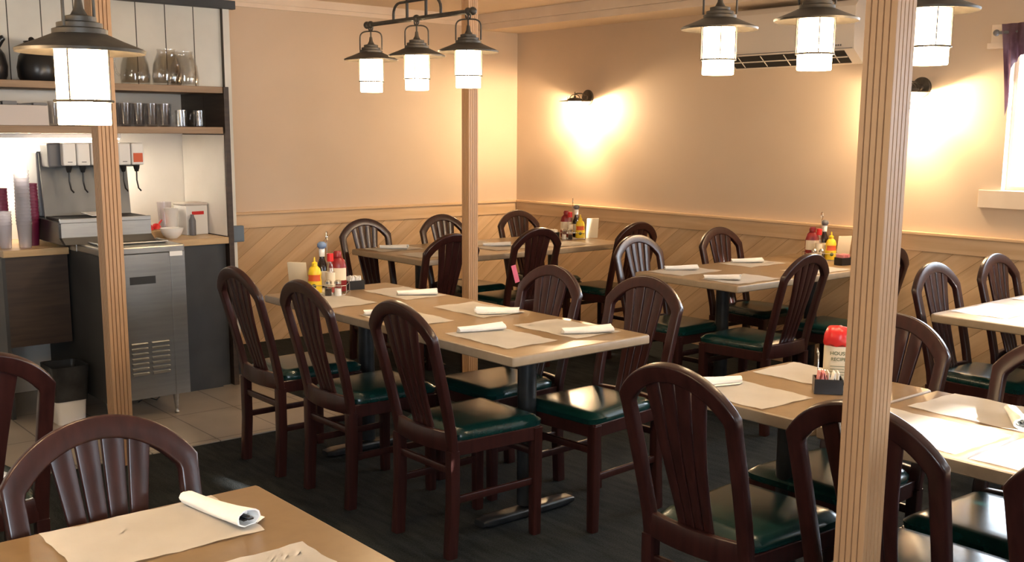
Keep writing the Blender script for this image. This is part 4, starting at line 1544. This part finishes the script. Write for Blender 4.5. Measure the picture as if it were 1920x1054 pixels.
dp = [bm.verts.new((v.co.x*0.85, v.co.y*0.85, v.co.z-0.12)) for v in hi]
for i in range(n):
    j = (i+1) % n
    bm.faces.new((hi[i], hi[j], inn[j], inn[i]))
    bm.faces.new((inn[i], inn[j], dp[j], dp[i]))
bm.faces.new(dp)
new_obj('bin_liner', bm, M['binbag'], t, smooth=40)


# ------------------------------------------------------------------ condiments
def mustard(x, y, z, rz, where):
    t = thing('mustard_bottle', 'yellow mustard squeeze bottle '+where, 'bottle', (x, y, z), R(rz))
    bm = BM()
    v = lathe(bm, [(0.0, 0.0), (0.032, 0.0), (0.034, 0.006), (0.034, 0.055), (0.030, 0.075), (0.033, 0.095), (0.026, 0.118), (0.014, 0.130)], 24)
    for q in v:
        q.co.y *= 0.72
    new_obj('bottle_body', bm, M['yellow'], t, smooth=50)
    bm = BM()
    lathe(bm, [(0.014, 0.1302), (0.014, 0.145), (0.006, 0.150), (0.0035, 0.172), (0.0, 0.173)], 16)
    new_obj('nozzle_cap', bm, M['yellow'], t, smooth=50)
    bm = BM()
    v = lathe(bm, [(0.0343, 0.058), (0.0310, 0.075), (0.0330, 0.088)], 24, cap0=False, cap1=False)
    for q in v:
        q.co.y *= 0.74
        q.co.x *= 1.01
    kill = [f for f in bm.faces if f.calc_center_median().y > -0.012]
    bmesh.ops.delete(bm, geom=kill, context='FACES')
    new_obj('red_label', bm, M['orange'], t, smooth=50)
    bm = BM()
    lathe(bm, [(0.011, -0.001), (0.011, 0.001)], 16, (0, 0, 0), mtx=Matrix.Translation((0, -0.0262, 0.034)) @ Matrix.Rotation(R(90), 4, 'X'))
    new_obj('green_label', bm, M['green'], t)
    return t


def tall_bottle(x, y, z, where, capm='bluecap'):
    t = thing('sauce_bottle', 'tall dark sauce bottle '+where, 'bottle', (x, y, z))
    bm = BM()
    lathe(bm, [(0.0, 0.0), (0.026, 0.0), (0.028, 0.006), (0.028, 0.115), (0.020, 0.140), (0.0125, 0.160), (0.0125, 0.168)], 22)
    new_obj('bottle_body', bm, M['sauce'], t, smooth=50)
    bm = BM()
    lathe(bm, [(0.0140, 0.1685), (0.0150, 0.200), (0.0130, 0.206)], 18)
    new_obj('neck_band', bm, M['white'], t, smooth=50)
    bm = BM()
    lathe(bm, [(0.013, 0.2062), (0.022, 0.216), (0.022, 0.230), (0.012, 0.240), (0.0, 0.241)], 18)
    new_obj('cap', bm, M[capm], t, smooth=50)
    bm = BM()
    lathe(bm, [(0.0285, 0.03), (0.0285, 0.10)], 22, cap0=False, cap1=False)
    new_obj('body_label', bm, M['cream'], t, smooth=50)
    return t


def hot_sauce(x, y, z, where):
    t = thing('hot_sauce_bottle', 'small red-capped sauce bottle '+where, 'bottle', (x, y, z))
    bm = BM()
    lathe(bm, [(0.0, 0.0), (0.020, 0.0), (0.021, 0.1), (0.012, 0.135), (0.011, 0.152)], 18)
    new_obj('bottle_body', bm, M['glass'], t, smooth=50)
    bm = BM()
    lathe(bm, [(0.0, 0.003), (0.018, 0.003), (0.019, 0.095), (0.0, 0.096)], 18, cap0=False)
    new_obj('sauce', bm, M['ketchup'], t, smooth=50)
    bm = BM()
    lathe(bm, [(0.0225, 0.03), (0.0225, 0.10)], 18, cap0=False, cap1=False)
    new_obj('body_label', bm, M['cream'], t, smooth=50)
    bm = BM()
    lathe(bm, [(0.016, 0.1525), (0.016, 0.190), (0.0, 0.191)], 16)
    new_obj('cap', bm, M['red'], t, smooth=50)
    return t


def ketchup_flat(x, y, z, rz, where):
    """broad dark red bottle seen behind the others"""
    t = thing('ketchup_bottle', 'broad dark red ketchup bottle '+where, 'bottle', (x, y, z), R(rz))
    bm = BM()
    v = lathe(bm, [(0.0, 0.0), (0.038, 0.0), (0.042, 0.01), (0.043, 0.12), (0.036, 0.150), (0.022, 0.165)], 24)
    for q in v:
        q.co.y *= 0.62
    new_obj('bottle_body', bm, M['darkred'], t, smooth=50)
    bm = BM()
    lathe(bm, [(0.020, 0.1655), (0.022, 0.185), (0.016, 0.197), (0.0, 0.198)], 20)
    new_obj('cap', bm, M['darkred'], t, smooth=50)
    bm = BM()
    v = lathe(bm, [(0.0435, 0.055), (0.0435, 0.115)], 24, cap0=False, cap1=False)
    for q in v:
        q.co.y *= 0.64
    kill = [f for f in bm.faces if f.calc_center_median().y > -0.008]
    bmesh.ops.delete(bm, geom=kill, context='FACES')
    new_obj('front_label', bm, M['cream'], t, smooth=50)
    return t


def shaker(x, y, z, fill, label):
    t = thing('shaker', label, 'shaker', (x, y, z))
    bm = BM()
    lathe(bm, [(0.0, 0.0), (0.019, 0.0), (0.020, 0.004), (0.016, 0.058)], 14)
    new_obj('glass_body', bm, M['glass'], t, smooth=40)
    bm = BM()
    lathe(bm, [(0.0, 0.002), (0.016, 0.002), (0.0155, 0.036), (0.0, 0.036)], 14, cap0=False)
    new_obj('contents', bm, fill, t, smooth=40)
    bm = BM()
    lathe(bm, [(0.017, 0.0585), (0.017, 0.070), (0.010, 0.078), (0.0, 0.079)], 14)
    new_obj('metal_top', bm, M['chrome'], t, smooth=40)
    return t


def rack(x, y, z, rz, where, hx=0.098, hy=0.070, h=0.30):
    t = thing('wire_caddy', 'wire condiment caddy with a loop handle '+where, 'caddy', (x, y, z), R(rz))
    bm = BM()
    for zz in (0.003, 0.045):
        pts = [(a, b, zz) for a, b in rrect(hx, hy, 0.02, 4)]
        tube(bm, pts, 0.0018, 6, closed=True)
    for a, b in rrect(hx, hy, 0.02, 1):
        tube(bm, [(a, b, 0.003), (a, b, 0.045)], 0.0016, 6, up=Vector((1, 0, 0)))
    for k in (-1, 0, 1):
        tube(bm, [(k*hx*0.6, -hy, 0.003), (k*hx*0.6, hy, 0.003)], 0.0016, 6)
    new_obj('basket', bm, M['chrome'], t, smooth=60)
    bm = BM()
    tube(bm, [(0, 0, 0.003), (0, 0, h-0.045)], 0.0022, 6, up=Vector((1, 0, 0)))
    rr = 0.019
    tube(bm, [(0, rr*math.cos(a), h-0.026+rr*math.sin(a)*1.25) for a in [2*PI*k/20 for k in range(20)]], 0.0026, 6, closed=True, up=Vector((1, 0, 0)))
    new_obj('loop_handle', bm, M['chrome'], t, smooth=60)
    return t


def packet_caddy(x, y, z, rz, label, m1, m2):
    t = thing('sugar_caddy', label, 'caddy', (x, y, z), R(rz))
    bm = BM()
    for b in ((-0.042, 0.042, -0.032, 0.032, 0, 0.004), (-0.042, -0.039, -0.032, 0.032, 0.004, 0.045), (0.039, 0.042, -0.032, 0.032, 0.004, 0.045),
              (-0.039, 0.039, -0.032, -0.029, 0.004, 0.045), (-0.039, 0.039, 0.029, 0.032, 0.004, 0.045)):
        box(bm, *b)
    new_obj('caddy_box', bm, M['black'], t)
    rnd = random.Random(int(x*1000))
    for k in range(8):
        bm = BM()
        mt = Matrix.Translation((-0.030+0.0082*k, rnd.uniform(-0.003, 0.003), 0.0355)) @ Matrix.Rotation(R(rnd.uniform(-14, 14)), 4, 'Y') @ Matrix.Rotation(R(rnd.uniform(-6, 6)), 4, 'X')
        box(bm, -0.0018, 0.0018, -0.024, 0.024, -0.028, 0.029, 0.0008, mtx=mt)
        new_obj('packet', bm, m1 if k < 4 else m2, t)
    return t


def menu_card(x, y, z, rz, label):
    bm = BM()
    mt = Matrix.Rotation(R(10), 4, 'X')
    for k in range(3):
        box(bm, -0.045+0.002*k, 0.045+0.002*k, -0.0010+0.004*k, 0.0010+0.004*k, 0.0, 0.150, 0.0006, mtx=mt)
    o = new_obj('menu_card', bm, M['cream'], None, (x, y, z), smooth=30)
    o.rotation_euler = (0, 0, R(rz))
    return tag(o, label, 'menu')


A = R(50)
def place(cx, cy, u, v):
    """u: to the right as seen, v: away."""
    return cx+u*math.sin(A)+v*math.cos(A), cy-u*math.cos(A)+v*math.sin(A)


def cluster(cx, cy, where, mirror, z=TZ+0.0008):
    m = -1 if mirror else 1
    x, y = place(cx, cy, 0, 0)
    rack(x, y, z, -40, where)
    x, y = place(cx, cy, -0.056*m, -0.030); mustard(x, y, z+0.0055, -40, where)
    x, y = place(cx, cy, -0.030*m, 0.032); tall_bottle(x, y, z+0.0055, where, 'bluecap' if m > 0 else 'greylid')
    x, y = place(cx, cy, 0.020*m, -0.028); hot_sauce(x, y, z+0.0055, where)
    x, y = place(cx, cy, 0.045*m, 0.030); ketchup_flat(x, y, z+0.0055, -40, where)
    x, y = place(cx, cy, 0.066*m, -0.100); shaker(x, y, z, M['salt'], 'salt shaker '+where)
    x, y = place(cx, cy, 0.020*m, -0.100); shaker(x, y, z, M['sauce'], 'pepper shaker '+where)
    x, y = place(cx, cy, -0.145*m, 0.02); menu_card(x, y, z, -40+(-12*m), 'cream menu card leaning '+where)


cluster(-3.375, -2.575, 'at the left end of the middle table', False)
packet_caddy(-3.205, -2.54, TZ+0.0008, -5, 'black caddy of white sugar packets at the left end of the middle table', M['napkin'], M['napkin'])
cluster(-0.545, -1.29, 'on the far corner table', True)
packet_caddy(-0.66, -1.20, TZ+0.0008, -10, 'black caddy of white sugar packets on the far corner table', M['napkin'], M['napkin'])
cluster(-0.245, -3.23, 'on the table under the air conditioner', True)
packet_caddy(-0.36, -3.47, TZ+0.0008, -10, 'black caddy of pink packets beside the nearest column', M['pink'], M['pink'])

# red-topped dressing bottle and packets on the right table
z = TZ+0.001
t = thing('dressing_bottle', 'cream-labelled bottle with a big red cap left of the nearest column', 'bottle', (-3.098, -5.222, z), R(-52))
bm = BM()
v = lathe(bm, [(0.0, 0.0), (0.036, 0.0), (0.041, 0.006), (0.041, 0.125), (0.036, 0.140), (0.028, 0.150)], 28)
for q in v:
    q.co.y *= 0.78
new_obj('bottle_body', bm, M['sauce'], t, smooth=50)
bm = BM()
v = lathe(bm, [(0.0425, 0.012), (0.0425, 0.120), (0.0385, 0.130)], 28, cap0=False, cap1=False)
for q in v:
    q.co.y *= 0.80
kill = [f for f in bm.faces if f.calc_center_median().y > 0.004]
bmesh.ops.delete(bm, geom=kill, context='FACES')
lb = new_obj('front_label', bm, M['cream'], t, smooth=50)
bm = BM()
v = lathe(bm, [(0.043, 0.128), (0.046, 0.135), (0.044, 0.160), (0.036, 0.178), (0.0, 0.186)], 28)
for q in v:
    q.co.y *= 0.85
    q.co.z += 0.004*math.sin(q.co.x*190)
new_obj('red_cap', bm, M['red'], t, smooth=60)


def text_part(txt, size, parent, loc, rot, m, name='lettering'):
    cu = bpy.data.curves.new(name, 'FONT')
    cu.body = txt
    cu.size = size
    cu.align_x = 'CENTER'
    cu.extrude = 0.0003
    ob = bpy.data.objects.new(name, cu)
    col.objects.link(ob)
    bpy.context.view_layer.update()
    me = bpy.data.meshes.new_from_object(ob)
    bpy.data.objects.remove(ob)
    me.materials.clear()
    me.materials.append(m)
    o = bpy.data.objects.new(name, me)
    col.objects.link(o)
    o.parent = parent
    o.location = loc
    o.rotation_euler = rot
    return o


text_part('HOUSE', 0.0165, lb, (0, -0.0348, 0.098), (R(90), 0, 0), M['green'])
text_part('RECIPE', 0.0150, lb, (0, -0.0348, 0.080), (R(90), 0, 0), M['green'])
bm = BM()
for k in range(4):
    box(bm, -0.024, 0.024-0.006*(k % 2), -0.0345, -0.0335, 0.062-0.009*k, 0.0632-0.009*k)
new_obj('small_print', bm, M['green'], lb)
packet_caddy(-3.215, -5.268, z, -50, 'black caddy with pink and white packets beside the red-capped bottle', M['pink'], M['napkin'])
t = thing('wire_caddy', 'slim wire holder left of the red-capped bottle', 'caddy', (-3.145, -5.185, z))
bm = BM()
tube(bm, [(0, 0, 0.002), (0, 0, 0.10), (0.004, 0.008, 0.112), (0.010, 0.012, 0.10), (0.008, 0.006, 0.088)], 0.0022, 6, up=Vector((1, 0, 0)))
tube(bm, [(0.0, 0.0, 0.002), (0.03, -0.055, 0.002)], 0.0022, 6)
tube(bm, [(0.0, 0.0, 0.045), (0.03, -0.055, 0.045)], 0.0022, 6)
new_obj('wire_frame', bm, M['chrome'], t, smooth=60)
